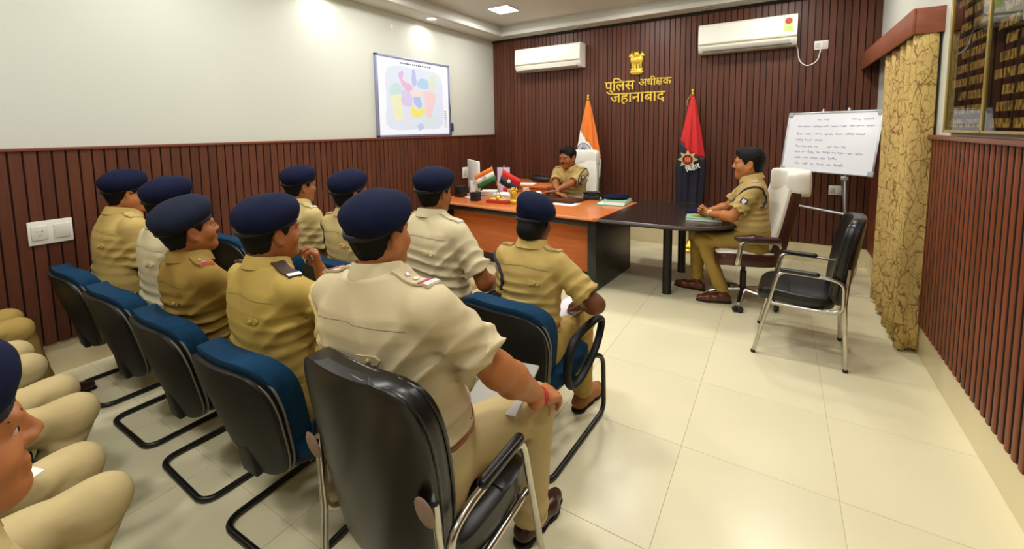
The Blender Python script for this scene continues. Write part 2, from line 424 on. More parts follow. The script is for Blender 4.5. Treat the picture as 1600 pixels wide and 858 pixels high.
def area(name, loc, sx, power, parent, color=(1, .975, .925), spread=PI, shape='SQUARE'):
    l = bpy.data.lights.new(name, 'AREA'); l.energy = power; l.size = sx; l.shape = shape; l.color = color; l.spread = spread
    o = bpy.data.objects.new(name, l); COL.objects.link(o); o.location = loc; o.parent = parent; return o
k = 0
LAB = {(-3.33, 5.2): 'in view at the top, near the left air conditioner', (-1.67, 5.2): 'over the officer at the desk', (0.0, 5.2): 'over the whiteboard easel',
       (-3.33, 3.35): 'over the left end of the desk', (-1.67, 3.35): 'in front of the orange desk', (0.0, 3.35): 'over the empty chrome armchair',
       (-3.33, 1.5): 'over the left half of the front row', (-1.67, 1.5): 'over the middle of the two front rows', (0.0, 1.5): 'over the bare floor at the right',
       (-3.33, -.35): 'behind the back row at the left', (-1.67, -.35): 'above the back row', (0.0, -.35): 'behind the camera at the right'}
for x in (-3.33, -1.67, 0.0):
    for y in (5.2, 3.35, 1.5, -.35):
        e = empty('ceiling_light', (x, y, ZC + .17))
        MB().box((-.165, -.165, -.014), (.165, .165, 0), .004).build('frame', m_plastic, e)
        MB().box((-.15, -.15, -.018), (.15, .15, -.012)).build('diffuser', m_led, e, smooth=False)
        area('light', (0, 0, -.025), .28, PANEL_POWER, e)
        tag(e, 'square white ceiling light panel %s' % LAB[(x, y)], 'ceiling light', 'square ceiling light panels')
for i, (x, y, on) in enumerate(((-4.035, 4.51, 1), (-4.035, 2.95, 1), (-2.58, 6.13, 0), (-.82, 6.13, 0))):
    e = empty('downlight', (x, y, ZC))
    MB().lathe([(.075, 0), (.075, -.006), (.062, -.008), (.062, 0)], n=28).build('rim', m_plastic, e)
    MB().lathe([(.0, -.004), (.06, -.004), (.06, -.001), (0, -.001)], n=28).build('lens', m_led if on else m_ledoff, e)
    if on: area('light', (0, 0, -.012), .1, DOWN_POWER, e, spread=math.radians(150), shape='DISK')
    lab = ['round recessed ceiling light glowing above the projection screen', 'round recessed ceiling light glowing over the white left wall', 'unlit round downlight above the gap beside the left air conditioner', 'unlit round downlight above the right air conditioner'][i]
    tag(e, lab, 'ceiling light')

# ------------------------------------------------------------------ wall sign: emblem and gold lettering
sg = empty('wall_emblem', (-1.765, YB - .016, 2.396)); tag(sg, 'gold lion capital emblem mounted on the slatted back wall', 'emblem')
def lion_emblem(h=.004):
    g = Grid((-.13, -.07, -.01), (.13, .02, .34), h)
    g.ell((0, -.012, .045), (.098, .03, .042), .01)                       # bell base
    g.rc((-.08, -.012, .085), (.08, -.012, .085), .012, .012, .006)
    for sx in (-1, 0, 1):                                                   # legs
        for dx in (-.014, .014): g.rc((sx*.048 + dx, -.018, .09), (sx*.045 + dx, -.018, .17), .010, .013, .006)
    for sx in (-1, 1):
        g.ell((sx*.05, -.012, .215), (.043, .03, .06), .01)
        g.ell((sx*.075, -.015, .275), (.030, .024, .036), .008); g.ell((sx*.1, -.015, .268), (.016, .016, .014), .006)
        g.rc((sx*.068, -.012, .31), (sx*.074, -.012, .325), .009, .005, .003)
    g.ell((0, -.022, .215), (.045, .032, .062), .012); g.ell((0, -.026, .285), (.042, .03, .042), .008)
    g.ell((0, -.05, .272), (.018, .016, .016), .006)
    for sx in (-1, 1): g.rc((sx*.028, -.02, .318), (sx*.03, -.02, .33), .009, .006, .003); g.ell((sx*.013, -.052, .292), .006, 0, sub=True)
    return g
soft('lion_capital', lion_emblem(), m_gold2, sg)
ws = empty('wall_lettering', (0, YB - .017, 0)); tag(ws, 'raised gold Hindi lettering पुलिस अधीक्षक जहानाबाद on the back wall', 'lettering')
def ksha():
    mb = MB(); t = .042
    st = [[(.0, .615), (.66, .615)], [(.5, .63), (.5, .0)],
          catmull([(.17, .6), (.17, .5), (.1, .42), (.14, .33), (.26, .32), (.3, .4), (.22, .46), (.14, .43)], 5),
          catmull([(.2, .32), (.1, .24), (.13, .13), (.27, .14), (.33, .23), (.42, .27), (.5, .27)], 5), catmull([(.25, .14), (.33, .06), (.36, -.06)], 5)]
    for k_, s_ in enumerate(st):
        p = [Vector((q[0], q[1], k_*.012)) for q in s_]; V_ = []
        for i in range(len(p)):
            d_ = (p[min(i+1, len(p)-1)] - p[max(i-1, 0)]).normalized(); n_ = Vector((-d_.y, d_.x, 0))*t; V_ += [p[i] + n_, p[i] - n_]
        mb.raw(V_, [(2*i, 2*i+1, 2*i+3, 2*i+2) for i in range(len(p)-1)])
    return mb
def word(pieces, x0, x1, ztop):
    """pieces: strings in visual order, or None for the conjunct; fit from x0 to x1 with the head line at ztop"""
    ms = []; x = 0.0
    for p in pieces:
        if p is None:
            kk = ksha(); o = obj_from('glyph', kk.v, kk.f, m_gold2); me = o.data; bpy.data.objects.remove(o); adv = .64; off = 0.0
        else:
            o = text_mesh('glyph', p, 1.0, .0, m_gold2, None, (0, 0, 0), (0, 0, 0), bold=.012); me = o.data; bpy.data.objects.remove(o)
            cs = [v.co.x for v in me.vertices]; off = min(cs); adv = max(cs) - off - .03
        v = np.array([q.co[:] for q in me.vertices]); v[:, 0] += x - off; f = [list(q.vertices) for q in me.polygons]
        ms.append((v, f)); x += adv
    sc = (x1 - x0) / x; V = []; F = []
    for v, f in ms:
        n_ = len(V)
        for q in v: V.append((x0 + q[0]*sc, -q[2]*sc, ztop + (q[1] - .62)*sc))
        F += [[i + n_ for i in q] for q in f]
    return V, F
def put_word(pieces, x0, x1, ztop):
    V, F = word(pieces, x0, x1, ztop); o = obj_from('word', V, F, m_gold2, ws, smooth=False)
    sol = o.modifiers.new('depth', 'SOLIDIFY'); sol.thickness = .018; sol.offset = 0
    return o
put_word(['प\u0941िलस'], -2.235, -1.80, 2.325)
put_word(['अधी', None, 'क'], -1.735, -1.295, 2.335)
put_word(['जहानाबाद'], -2.155, -1.375, 2.155)

# ------------------------------------------------------------------ air conditioners
m_ac = mat('air_conditioner_plastic', rgb(236, 235, 226), 0.3, var=(3, .015)); m_acd = mat('air_conditioner_shadow', rgb(70, 72, 66), .5); m_gline = mat('pale_gold_trim', rgb(206, 196, 150), .35, metal=.3)
def air_con(x0, x1, z0, z1, label, louvre_open, sticker):
    e = empty('air_conditioner', ((x0+x1)/2, YB - .016, z0)); w = (x1-x0)/2; h = z1 - z0
    prof = [(0, 0), (-.15, 0), (-.19, .035), (-.21, .09), (-.215, .2), (-.205, h - .03), (-.18, h), (0, h)]
    mb = MB(); mb.prism(prof, -w, w, 'x'); mb.build('body', m_ac, e, angle=35)
    fp = MB().prism([(-.207, .105), (-.222, .11), (-.222, .2), (-.211, h - .025), (-.2, h - .02)], -w + .004, w - .004, 'x'); fp.build('front_panel', m_ac, e, angle=35)
    MB().box((-w + .006, -.224, .098), (w - .006, -.205, .106)).build('trim_strip', m_gline, e, smooth=False)
    MB().box((-w + .05, -.197, .012), (w - .05, -.155, .02), R=None).build('air_slot', m_acd, e, smooth=False)
    lv = MB().box((-w + .05, -.035, -.004), (w - .07, .035, .004), .003, R=RX(math.radians(-50 if not louvre_open else -15)))
    lv.build('louvre', m_ac, e, loc=(0, -.195 if not louvre_open else -.19, .042 if not louvre_open else .012))
    if louvre_open:
        for q in (-.5, .2): MB().box((q*w*1.0, -.19, .01), (q*w + .012, -.15, .04)).build('vane', m_ac, e, smooth=False)
    if sticker:
        st = MB().box((w - .13, -.2245, .155), (w - .045, -.2215, h - .045)).build('energy_sticker', mat('sticker_green', rgb(190, 214, 120), .5), e, smooth=False)
        MB().lathe([(.0, 0), (.036, 0), (.036, .002), (0, .002)], n=20, R=RX(PI/2)).build('sticker_dial', mat('sticker_red', rgb(176, 40, 34), .5), st, loc=(w - .087, -.2245, h - .08))
    else: MB().box((-.06, -.2235, h*.5), (.06, -.2205, h*.5 + .014)).build('maker_mark', mat('pale_grey_print', rgb(200, 200, 196), .4), e, smooth=False)
    return tag(e, label, 'air conditioner')
air_con(-3.665, -2.545, 2.575, 2.925, 'smaller looking white air conditioner with open louvre near the left corner', True, False)
air_con(-.93, .125, 2.585, 2.935, 'white air conditioner with green energy sticker, right of the emblem', False, True)

def wall_plate(name, c, face, w, h, label, nsw, cat='switch plate'):
    """face: 'x+' on left wall, 'y-' on back wall"""
    rz = {'x+': PI/2, 'y-': 0, 'x-': -PI/2}[face]
    e = empty(name, c, rz)
    MB().box((-w/2, -.012, -h/2), (w/2, 0, h/2), .004).build('plate', m_plastic, e)
    for i in range(nsw):
        x = -w/2 + w*(i + .5)/nsw
        s_ = MB().box((x - w/nsw*.36, -.018, -h*.3), (x + w/nsw*.36, -.011, h*.3), .003).build('switch' if i % 2 else 'socket', mat('plate_insert', rgb(216, 212, 200), .4), e)
        if i % 2 == 0:
            for q, zz in ((-.012, .012), (.012, .012), (0, -.014)): MB().lathe([(.003, 0), (.003, .003)], n=8, R=RX(PI/2)).build('socket_hole', m_black, s_, loc=(x + q, -.0175, zz))
    return tag(e, label, cat)
wall_plate('switch_plate', (XL + TH + .016, .80, 1.005), 'x+', .215, .16, 'large white switch and socket plate on the left wood panelling', 2)
wall_plate('wall_socket', (.367, YB - .016, 2.577), 'y-', .135, .1, 'white wall socket beside the right air conditioner', 2, 'socket')
wall_plate('wall_socket', (.572, YB - .016, .891), 'y-', .13, .11, 'white wall socket behind the whiteboard easel', 2, 'socket')
wall_plate('wall_socket', (XL + TH + .016, 5.40, .99), 'x+', .2, .17, 'white wall socket on panelling behind the desk monitor', 2, 'socket')
cb = catmull([(.115, YB - .11, 2.61), (.14, YB - .03, 2.55), (.165, YB - .02, 2.42), (.24, YB - .02, 2.355), (.33, YB - .02, 2.40), (.36, YB - .03, 2.5), (.362, YB - .035, 2.55)], 8)
tag(MB().tube(cb, .007, 8).build('power_cable', m_plastic), 'white power cable hanging from the right air conditioner', 'cable')

# ------------------------------------------------------------------ projection screen with district map on the left wall
m_scr = mat('projected_white', rgb(150, 150, 156), .6, emit=((.95, .96, 1, 1), .56))
m_frm = mat('bluish_aluminium', rgb(150, 156, 190), .35, metal=.4)
ps = empty('projection_screen', (XL, 4.35, 1.60)); tag(ps, 'white wall screen showing a coloured district map', 'screen')
SW, SH = .666, .985
MB().box((.0, -SW, 0), (.03, SW, SH)).build('panel', m_scr, ps, smooth=False)
fr = MB()
for a, b in (((0, -SW - .02, -.02), (.04, SW + .02, .008)), ((0, -SW - .02, SH - .008), (.04, SW + .02, SH + .02)), ((0, -SW - .02, -.02), (.04, -SW + .008, SH + .02)), ((0, SW - .008, -.02), (.04, SW + .02, SH + .02))): fr.box(a, b, .004)
fr.build('frame', m_frm, ps)
def map_patch(poly, col, i, lift=.0312):
    col = [int(.78*q + .22*250) for q in col]; c = rgb(*col); m = mat('map_colour_%d' % i, tuple(q*.3 for q in c[:3]) + (1,), .6, emit=(c, .56))
    P_ = catmull([(a, b, 0) for a, b in poly], 4, True); rnd = random.Random(i)
    P_ = [(p.x + rnd.uniform(-.006, .006), p.y + rnd.uniform(-.006, .006)) for p in P_]
    # screen coordinates 0..1 with x along +y (seen from the room) and z up
    V = [(lift, -SW + 2*SW*a, SH*b) for a, b in P_]; V2 = [(lift - .0006, y, z) for x, y, z in V]; k_ = len(V)
    obj_from('map_region', V2 + V, [tuple(range(k_, 2*k_)), tuple(range(k_ - 1, -1, -1))] + [(j, (j+1) % k_, (j+1) % k_ + k_, j + k_) for j in range(k_)], m, ps, smooth=False)
map_patch([(.12, .1), (.1, .45), (.12, .85), (.45, .9), (.85, .85), (.9, .5), (.88, .12), (.5, .08)], (222, 232, 250), 0, .0306)
PATCH = [([(.27, .82), (.33, .84), (.32, .73), (.45, .66), (.42, .58), (.33, .62), (.27, .74)], (232, 176, 214)),
 ([(.45, .88), (.49, .86), (.5, .7), (.46, .66), (.44, .76)], (178, 186, 236)), ([(.52, .72), (.58, .78), (.66, .76), (.68, .66), (.6, .63), (.52, .67)], (170, 206, 236)),
 ([(.7, .82), (.78, .83), (.8, .68), (.74, .6), (.69, .68)], (222, 232, 200)), ([(.14, .6), (.22, .68), (.3, .64), (.28, .54), (.15, .52)], (196, 226, 226)),
 ([(.16, .5), (.3, .52), (.3, .32), (.32, .22), (.2, .2), (.17, .36)], (240, 240, 190)), ([(.31, .6), (.42, .56), (.44, .46), (.4, .38), (.3, .42)], (216, 196, 240)),
 ([(.46, .5), (.54, .52), (.58, .42), (.54, .36), (.47, .42)], (168, 190, 240)), ([(.43, .4), (.48, .36), (.55, .35), (.62, .38), (.6, .28), (.5, .24), (.43, .26)], (244, 236, 90)),
 ([(.6, .6), (.78, .58), (.74, .36), (.68, .16), (.62, .26), (.63, .42)], (248, 206, 206)), ([(.42, .6), (.58, .6), (.6, .54), (.46, .53), (.42, .55)], (246, 222, 214)),
 ([(.34, .36), (.41, .34), (.42, .14), (.36, .12)], (232, 228, 240)), ([(.62, .26), (.7, .24), (.8, .3), (.78, .16), (.66, .14)], (214, 236, 230)), ([(.5, .12), (.56, .16), (.6, .1), (.53, .06)], (184, 200, 240))]
for i, (p_, c_) in enumerate(PATCH): map_patch(p_, c_, i + 1, .0312 + i*.00008)
tm = mat('screen_print', rgb(70, 76, 100), .6)
ttl = MB()
for i in range(16): ttl.box((.031, -.28 + i*.036, SH - .062), (.0316, -.28 + i*.036 + .02 + .012*(i % 3 == 0), SH - .046))
ttl.build('map_title', tm, ps, smooth=False)
lg = MB()
for i in range(9): lg.box((.031, .56, .1 + i*.028), (.0316, .61, .112 + i*.028))
lg.build('map_legend', mat('legend_print', rgb(150, 160, 190), .6), ps, smooth=False)
bx = empty('screen_control_box', (XL, 5.085, 1.70)); MB().box((0, -.03, -.06), (.035, .03, .06), .004).build('box', mat('dark_blue_plastic', rgb(52, 66, 104), .4), bx)
MB().tube(catmull([(.01, .0, .06), (.008, -.01, .3), (.008, -.04, .6), (.01, -.05, .8)], 6), .004, 6).build('cord', m_black, bx)
MB().tube([(.01, 0, -.06), (.01, .0, -.12)], .004, 6).build('cord', m_black, bx)
tag(bx, 'small dark blue control box at the right edge of the screen', 'control box')
sn = MB().lathe([(.0, -.02), (.035, -.02), (.035, -.014), (.022, -.008), (.022, 0), (0, 0)], n=16, R=RY(PI/2)).build('wall_hook', m_plastic, loc=(XL + .001, 3.98, 2.98)); tag(sn, 'small white fitting high on the left wall near the ceiling', 'fitting')

# ------------------------------------------------------------------ right wall: pelmet, curtain, honour board
m_pel = mat('pelmet_wood', rgb(138, 76, 52), .4, grain=(6, 6, 30, .18))
pm = empty('curtain_pelmet', (XR, 5.1, 2.26)); tag(pm, 'reddish brown wooden curtain box high on the right wall', 'pelmet')
MB().box((-.165, -1.09, 0), (-.148, 1.13, .17), .002).build('front_board', m_pel, pm)
MB().box((-.147, -1.09, 0), (0, -1.073, .17), .002).build('side_board', m_pel, pm)
MB().box((-.147, -1.072, .155), (0, 1.13, .169), .002).build('top_board', m_pel, pm)
def curtain_mat():
    m = bpy.data.materials.new('branch_print_curtain'); m.use_nodes = True; nt = m.node_tree; N = nt.nodes; L = nt.links; b = N['Principled BSDF']; b.inputs['Roughness'].default_value = .75
    uv = N.new('ShaderNodeUVMap'); mp = N.new('ShaderNodeMapping'); mp.inputs['Scale'].default_value = (15, 6.0, 1); L.new(uv.outputs[0], mp.inputs[0])
    nz = N.new('ShaderNodeTexNoise'); nz.inputs['Scale'].default_value = 1.3; L.new(mp.outputs[0], nz.inputs[0])
    ad = N.new('ShaderNodeMix'); ad.data_type = 'RGBA'; ad.blend_type = 'ADD'; ad.inputs[0].default_value = .9; L.new(mp.outputs[0], ad.inputs[6]); L.new(nz.outputs[1], ad.inputs[7])
    vo = N.new('ShaderNodeTexVoronoi'); vo.feature = 'DISTANCE_TO_EDGE'; vo.inputs['Scale'].default_value = 1.0; L.new(ad.outputs[2], vo.inputs[0])
    vo2 = N.new('ShaderNodeTexVoronoi'); vo2.feature = 'DISTANCE_TO_EDGE'; vo2.inputs['Scale'].default_value = 2.1; L.new(ad.outputs[2], vo2.inputs[0])
    r1 = N.new('ShaderNodeMapRange'); r1.inputs[1].default_value = .012; r1.inputs[2].default_value = .04; L.new(vo.outputs[0], r1.inputs[0])
    r2 = N.new('ShaderNodeMapRange'); r2.inputs[1].default_value = .012; r2.inputs[2].default_value = .05; r2.inputs[3].default_value = .3; L.new(vo2.outputs[0], r2.inputs[0])
    mu = N.new('ShaderNodeMath'); mu.operation = 'MULTIPLY'; L.new(r1.outputs[0], mu.inputs[0]); L.new(r2.outputs[0], mu.inputs[1])
    mx = N.new('ShaderNodeMix'); mx.data_type = 'RGBA'; mx.inputs[6].default_value = rgb(134, 98, 46); mx.inputs[7].default_value = rgb(200, 172, 104); L.new(mu.outputs[0], mx.inputs[0]); L.new(mx.outputs[2], b.inputs['Base Color'])
    return m
m_cur = curtain_mat()
plan = [(.885, 4.035), (.84, 4.02), (.785, 4.03), (.762, 4.06), (.80, 4.11), (.845, 4.15), (.82, 4.20), (.775, 4.235), (.77, 4.28), (.82, 4.33), (.852, 4.38), (.815, 4.44), (.775, 4.48), (.785, 4.54), (.835, 4.6), (.84, 4.66), (.79, 4.73), (.775, 4.8), (.82, 4.87), (.84, 4.94), (.80, 5.02), (.775, 5.08)]
pp = catmull([(a, b, 0) for a, b in plan], 5); nz_ = 14; V = []; F = []; UV = []
ln = [0.0]
for i in range(1, len(pp)): ln.append(ln[-1] + (pp[i] - pp[i-1]).length)
for j in range(nz_ + 1):
    t = j / nz_; z = .03 + t*(2.30 - .03)
    for i, p in enumerate(pp):
        sp_ = (1 - t)*.05*math.sin(i*.31) ; V.append((p.x + .012*(1-t)*math.sin(i*.9 + 2*t) - .0*(1-t), p.y + sp_*.4, z + (0.012*math.sin(i*.5) if j == 0 else 0))); UV.append((ln[i], z))
w_ = len(pp)
for j in range(nz_):
    for i in range(w_ - 1): F.append((j*w_ + i, j*w_ + i + 1, (j+1)*w_ + i + 1, (j+1)*w_ + i))
cu = obj_from('curtain', V, F, m_cur, angle=0)
uvl = cu.data.uv_layers.new(name='UVMap')
for lp_ in cu.data.loops: uvl.data[lp_.index].uv = UV[lp_.vertex_index]
sl_ = cu.modifiers.new('cloth_thickness', 'SOLIDIFY'); sl_.thickness = .004
tag(cu, 'golden tan curtain printed with brown branches on the right wall', 'curtain')

m_hb = mat('honour_board_black', rgb(34, 26, 20), .25, var=(6, .2)); m_hf = mat('brass_frame', rgb(190, 168, 96), .3, metal=.6, var=(12, .1))
def letter_mat():
    m = bpy.data.materials.new('gold_name_rows'); m.use_nodes = True; nt = m.node_tree; N = nt.nodes; L = nt.links; b = N['Principled BSDF']; b.inputs['Roughness'].default_value = .4
    tc = N.new('ShaderNodeTexCoord'); mp = N.new('ShaderNodeMapping'); mp.inputs['Scale'].default_value = (1, 48, 20); L.new(tc.outputs['Object'], mp.inputs[0])
    nz = N.new('ShaderNodeTexNoise'); nz.inputs['Scale'].default_value = 1.0; nz.inputs['Detail'].default_value = 2; L.new(mp.outputs[0], nz.inputs[0])
    mr = N.new('ShaderNodeMapRange'); mr.inputs[1].default_value = .42; mr.inputs[2].default_value = .56; L.new(nz.outputs[0], mr.inputs[0])
    mx = N.new('ShaderNodeMix'); mx.data_type = 'RGBA'; mx.inputs[6].default_value = rgb(90, 68, 26); mx.inputs[7].default_value = rgb(236, 196, 96); L.new(mr.outputs[0], mx.inputs[0]); L.new(mx.outputs[2], b.inputs['Base Color']); return m
m_let = letter_mat()
def pane_mat():
    m = bpy.data.materials.new('clear_glass_pane'); m.use_nodes = True; nt = m.node_tree; N = nt.nodes; L = nt.links
    for n_ in list(N): N.remove(n_)
    out = N.new('ShaderNodeOutputMaterial'); mix = N.new('ShaderNodeMixShader'); fr_ = N.new('ShaderNodeFresnel'); fr_.inputs[0].default_value = 1.5
    tr = N.new('ShaderNodeBsdfTransparent'); gl = N.new('ShaderNodeBsdfGlossy'); gl.inputs['Roughness'].default_value = .02; tr.inputs[0].default_value = (.86, .86, .82, 1)
    L.new(fr_.outputs[0], mix.inputs[0]); L.new(tr.outputs[0], mix.inputs[1]); L.new(gl.outputs[0], mix.inputs[2]); L.new(mix.outputs[0], out.inputs[0]); return m
m_pane = pane_mat()
hb = empty('honour_board', (XR, 2.55, ZD + .022)); tag(hb, 'glass fronted dark honour board with rows of gold names', 'notice board')
HBZ = 1.30
MB().box((-.02, -1.18, 0), (-.001, 1.18, HBZ)).build('backing', m_hb, hb, smooth=False)
for y0 in (-1.18, -.59, .0, .59):
    for r_ in range(16):
        row = MB().box((-.024, y0 + .05, .03 + r_*.078), (-.0205, y0 + .05 + .22, .03 + r_*.078 + .045)).build('name_row', m_let, hb, smooth=False)
        row2 = MB().box((-.024, y0 + .30, .03 + r_*.078), (-.0205, y0 + .30 + .22 - .05*((r_*7) % 3), .03 + r_*.078 + .045)).build('name_row', m_let, hb, smooth=False)
for y0 in (-1.18, -.59, 0, .59): obj_from('glass_pane', [(-.033, y0 + .01, .012), (-.033, y0 + .58, .012), (-.033, y0 + .58, HBZ - .01), (-.033, y0 + .01, HBZ - .01)], [(0, 3, 2, 1)], m_pane, hb, smooth=False)
for y0 in (-1.18, -.59, 0, .59, 1.18): MB().box((-.04, y0 - .01, 0), (-.001, y0 + .01, HBZ), .002, 1).build('frame_bar', m_hf, hb)
MB().box((-.04, -1.19, 0), (-.001, 1.19, .014), .002, 1).build('frame_bar', m_hf, hb); MB().box((-.04, -1.19, HBZ - .014), (-.001, 1.19, HBZ), .002, 1).build('frame_bar', m_hf, hb)
rb = MB().box((-.045, -.035, 0), (-.004, .035, .1), .01).build('small_red_box', mat('red_plastic', rgb(214, 40, 50), .4, var=(20, .05)), loc=(XR, 6.02, ZD - .002)); tag(rb, 'small red box on the panelling ledge in the far right corner', 'box')
# ------------------------------------------------------------------ people
def skin_mat(name, c): return mat(name, rgb(*c), .5, var=(14, .07), bump=(160, .1, .001), spec=.4)
SKIN_A = skin_mat('skin_warm', (176, 110, 62)); SKIN_B = skin_mat('skin_mid', (150, 90, 48)); SKIN_C = skin_mat('skin_deep', (108, 62, 36))
m_hair = mat('black_hair', rgb(11, 9, 9), .62, var=(60, .25), bump=(220, .6, .003), spec=.2); m_beret = mat('navy_beret_wool', rgb(15, 21, 48), .9, var=(30, .1), bump=(320, .35, .0015), spec=.15)
m_beret2 = mat('greyer_navy_beret_wool', rgb(27, 33, 50), .9, var=(30, .1), bump=(320, .35, .0015), spec=.15)
m_band = mat('beret_leather_band', rgb(18, 20, 32), .6, var=(40, .1))
def cloth(name, c): return mat(name, rgb(*c), .78, var=(5, .05), bump=(420, .18, .001), spec=.25)
SH_PALE = cloth('pale_khaki_cotton', (204, 188, 150)); SH_YEL = cloth('yellow_khaki_cotton', (180, 154, 80)); SH_OLV = cloth('olive_khaki_cotton', (142, 114, 52)); SH_SAND = cloth('sand_khaki_cotton', (198, 178, 122)); SH_CREAM = cloth('cream_khaki_cotton', (208, 196, 160)); SH_GOLD = cloth('golden_khaki_cotton', (186, 160, 94)); SH_OFF = cloth('officer_khaki_cotton', (180, 154, 96))
TR_PALE = cloth('pale_khaki_drill', (192, 172, 124)); TR_GOLD = cloth('golden_khaki_drill', (176, 148, 80)); TR_OLV = cloth('olive_khaki_drill', (158, 130, 62))
m_belt = mat('tan_leather_belt', rgb(150, 74, 30), .4, var=(20, .12)); m_shoe = mat('brown_shoe_leather', rgb(92, 48, 26), .3, var=(15, .15)); m_shoe2 = mat('dark_shoe_leather', rgb(58, 30, 24), .3, var=(15, .15)); m_tan = mat('tan_suede', rgb(156, 104, 52), .7, var=(15, .12))
m_sole = mat('black_rubber_sole', rgb(26, 22, 20), .7); m_eye = mat('eye_white', rgb(190, 172, 154), .3); m_iris = mat('dark_iris', rgb(24, 14, 10), .2)
m_lip = mat('lip', rgb(118, 66, 56), .5); m_red = mat('red_ribbon', rgb(170, 36, 34), .6); m_pink = mat('magenta_ribbon', rgb(170, 60, 110), .6); m_silver = mat('white_metal', rgb(222, 222, 216), .3, metal=.6)
m_navycord = mat('navy_cord', rgb(30, 32, 58), .7, var=(60, .2)); m_khcord = mat('khaki_cord', rgb(202, 178, 116), .7, var=(80, .2)); m_redthread = mat('red_thread', rgb(206, 30, 34), .7)
m_dark = mat('dark_epaulette_lining', rgb(64, 44, 34), .6)

def V3(p): return np.array(p, float)
def ik(S, W, l1, l2, pole):
    S, W, pole = V3(S), V3(W), V3(pole); d = W - S; L_ = np.linalg.norm(d); L_ = min(max(L_, .05), l1 + l2 - .004); u = d / np.linalg.norm(d); W = S + u*L_
    a = (l1*l1 - l2*l2 + L_*L_) / (2*L_); h = math.sqrt(max(l1*l1 - a*a, 0)); n = pole - u*(pole @ u); n /= np.linalg.norm(n) + 1e-9
    return S + u*a + n*h, W
def hand_grid(wrist, fdir, palm_n, side, curl=.5, spread=.06, thumb=.5, h=.0042, sc=1.0, point=False):
    """five-fingered hand: fdir points to the fingers, palm_n out of the palm; side +1 puts the thumb on fdir x palm_n side"""
    f = V3(fdir); f /= np.linalg.norm(f); n = V3(palm_n); n = n - f*(n @ f); n /= np.linalg.norm(n); t = np.cross(f, n)*side; w = V3(wrist)
    lo = w - .17*sc; hi = w + .17*sc; lo = np.minimum(w - f*.04, w + f*.2*sc) - .085*sc; hi = np.maximum(w - f*.04, w + f*.2*sc) + .085*sc
    g = Grid(lo, hi, h)
    g.rc(w - f*.05, w + f*.012, .0265*sc, .025*sc, .01)
    base = [(.030, .088, .074), (.010, .093, .082), (-.011, .089, .076), (-.031, .080, .06)]
    for i, (lat, up, ln_) in enumerate(base):
        k0 = w + f*.01*sc + t*lat*.55*sc; k1 = w + f*up*sc + t*lat*sc
        g.rc(k0, k1, .0135*sc, .0125*sc, .012)
        c = curl if not isinstance(curl, (list, tuple)) else curl[i]
        d = f*math.cos(.35*c) + n*math.sin(.35*c) + t*lat/.03*spread; d /= np.linalg.norm(d); p = k1; ang = .35*c
        for s_, (q, r0, r1) in enumerate(((.46, .0098, .0092), (.30, .0090, .0084), (.24, .0083, .0070))):
            ang2 = ang + c*(.9 if s_ else .45)*1.0; dd = f*math.cos(ang2) + n*math.sin(ang2) + t*lat/.03*spread*.6; dd /= np.linalg.norm(dd)
            p2 = p + dd*ln_*q*sc; g.rc(p, p2, r0*sc, r1*sc, .004); p = p2; ang = ang2
    a = w + f*.022*sc + t*.02*sc + n*.006; b = a + (f*.030 + t*.030 + n*.012*(1 + thumb))*sc; c = b + (f*.030 + t*.010*(1-thumb) + n*.014*thumb)*sc; d = c + (f*.026 - t*.004 + n*.008*thumb)*sc
    g.rc(a, b, .015*sc, .0125*sc, .012); g.rc(b, c, .0115*sc, .0105*sc, .004); g.rc(c, d, .0105*sc, .008*sc, .003)
    return g

def head_grid(Hc, R, sc, neck, h=.0055, fat=0.0, neck_r=.058):
    Rm = np.array(R); 
    def W(p): return V3(Hc) + Rm @ (np.array(p)*sc)
    g = Grid(np.minimum(V3(Hc) - .155*sc, V3(neck) - .1), np.maximum(V3(Hc) + .155*sc, V3(neck) + .1), h)
    E = lambda c, r, k=.02, sub=False: g.ell(W(c), np.array(r)*sc, k, Rm, sub)
    C = lambda a, b, r1, r2, k=.015, sub=False: g.rc(W(a), W(b), r1*sc, r2*sc, k, sub)
    E((0, -.012, .035), (.076, .096, .084)); E((0, .022, -.03), (.064 + fat*.012, .068, .082), .03)
    for s_ in (-1, 1):
        C((s_*.05, -.005, -.045), (s_*.012, .062, -.09), .026 + fat*.012, .02 + fat*.006, .03)
        E((s_*.041, .052, -.028), (.028 + fat*.008, .03, .03), .02)
    E((0, .072, -.092), (.022, .019, .018), .02)
    C((-.036, .078, .022), (.036, .078, .022), .013, .013, .018)
    for s_ in (-1, 1): E((s_*.032, .099, .003), (.018, .016, .013), .014, True)
    for s_ in (-1, 1): C((s_*.018, .083, .0125), (s_*.046, .075, .0115), .0042, .004, .006); C((s_*.02, .082, -.0085), (s_*.044, .075, -.0075), .0036, .0036, .006)
    C((0, .085, .016), (0, .1035, -.022), .0075, .0112, .013)
    for s_ in (-1, 1): E((s_*.0125, .095, -.027), (.0095, .011, .009), .008)
    C((-.019, .086, -.053), (.019, .086, -.053), .008, .008, .008); C((-.016, .085, -.066), (.016, .085, -.066), .009, .009, .008)
    C((-.022, .096, -.0595), (.022, .096, -.0595), .0028, .0028, .004, True)
    for s_ in (-1, 1):
        Re = Rm @ np.array(RZ(s_*.35) @ RX(.15))
        g.ell(W((s_*.079, -.012, -.006)), np.array((.009, .021, .034))*sc, .006, Re); g.ell(W((s_*.088, -.008, -.002)), np.array((.006, .012, .02))*sc, .005, Re, True)
        g.ell(W((s_*.079, -.004, -.034)), np.array((.009, .01, .01))*sc, .005, Re)
    g.rc(neck, W((0, -.022, -.05)), neck_r*sc*1.06, neck_r*sc*.94, .03)
    if fat: E((0, .03, -.1), (.05*fat + .01, .05, .03), .03)
    return g

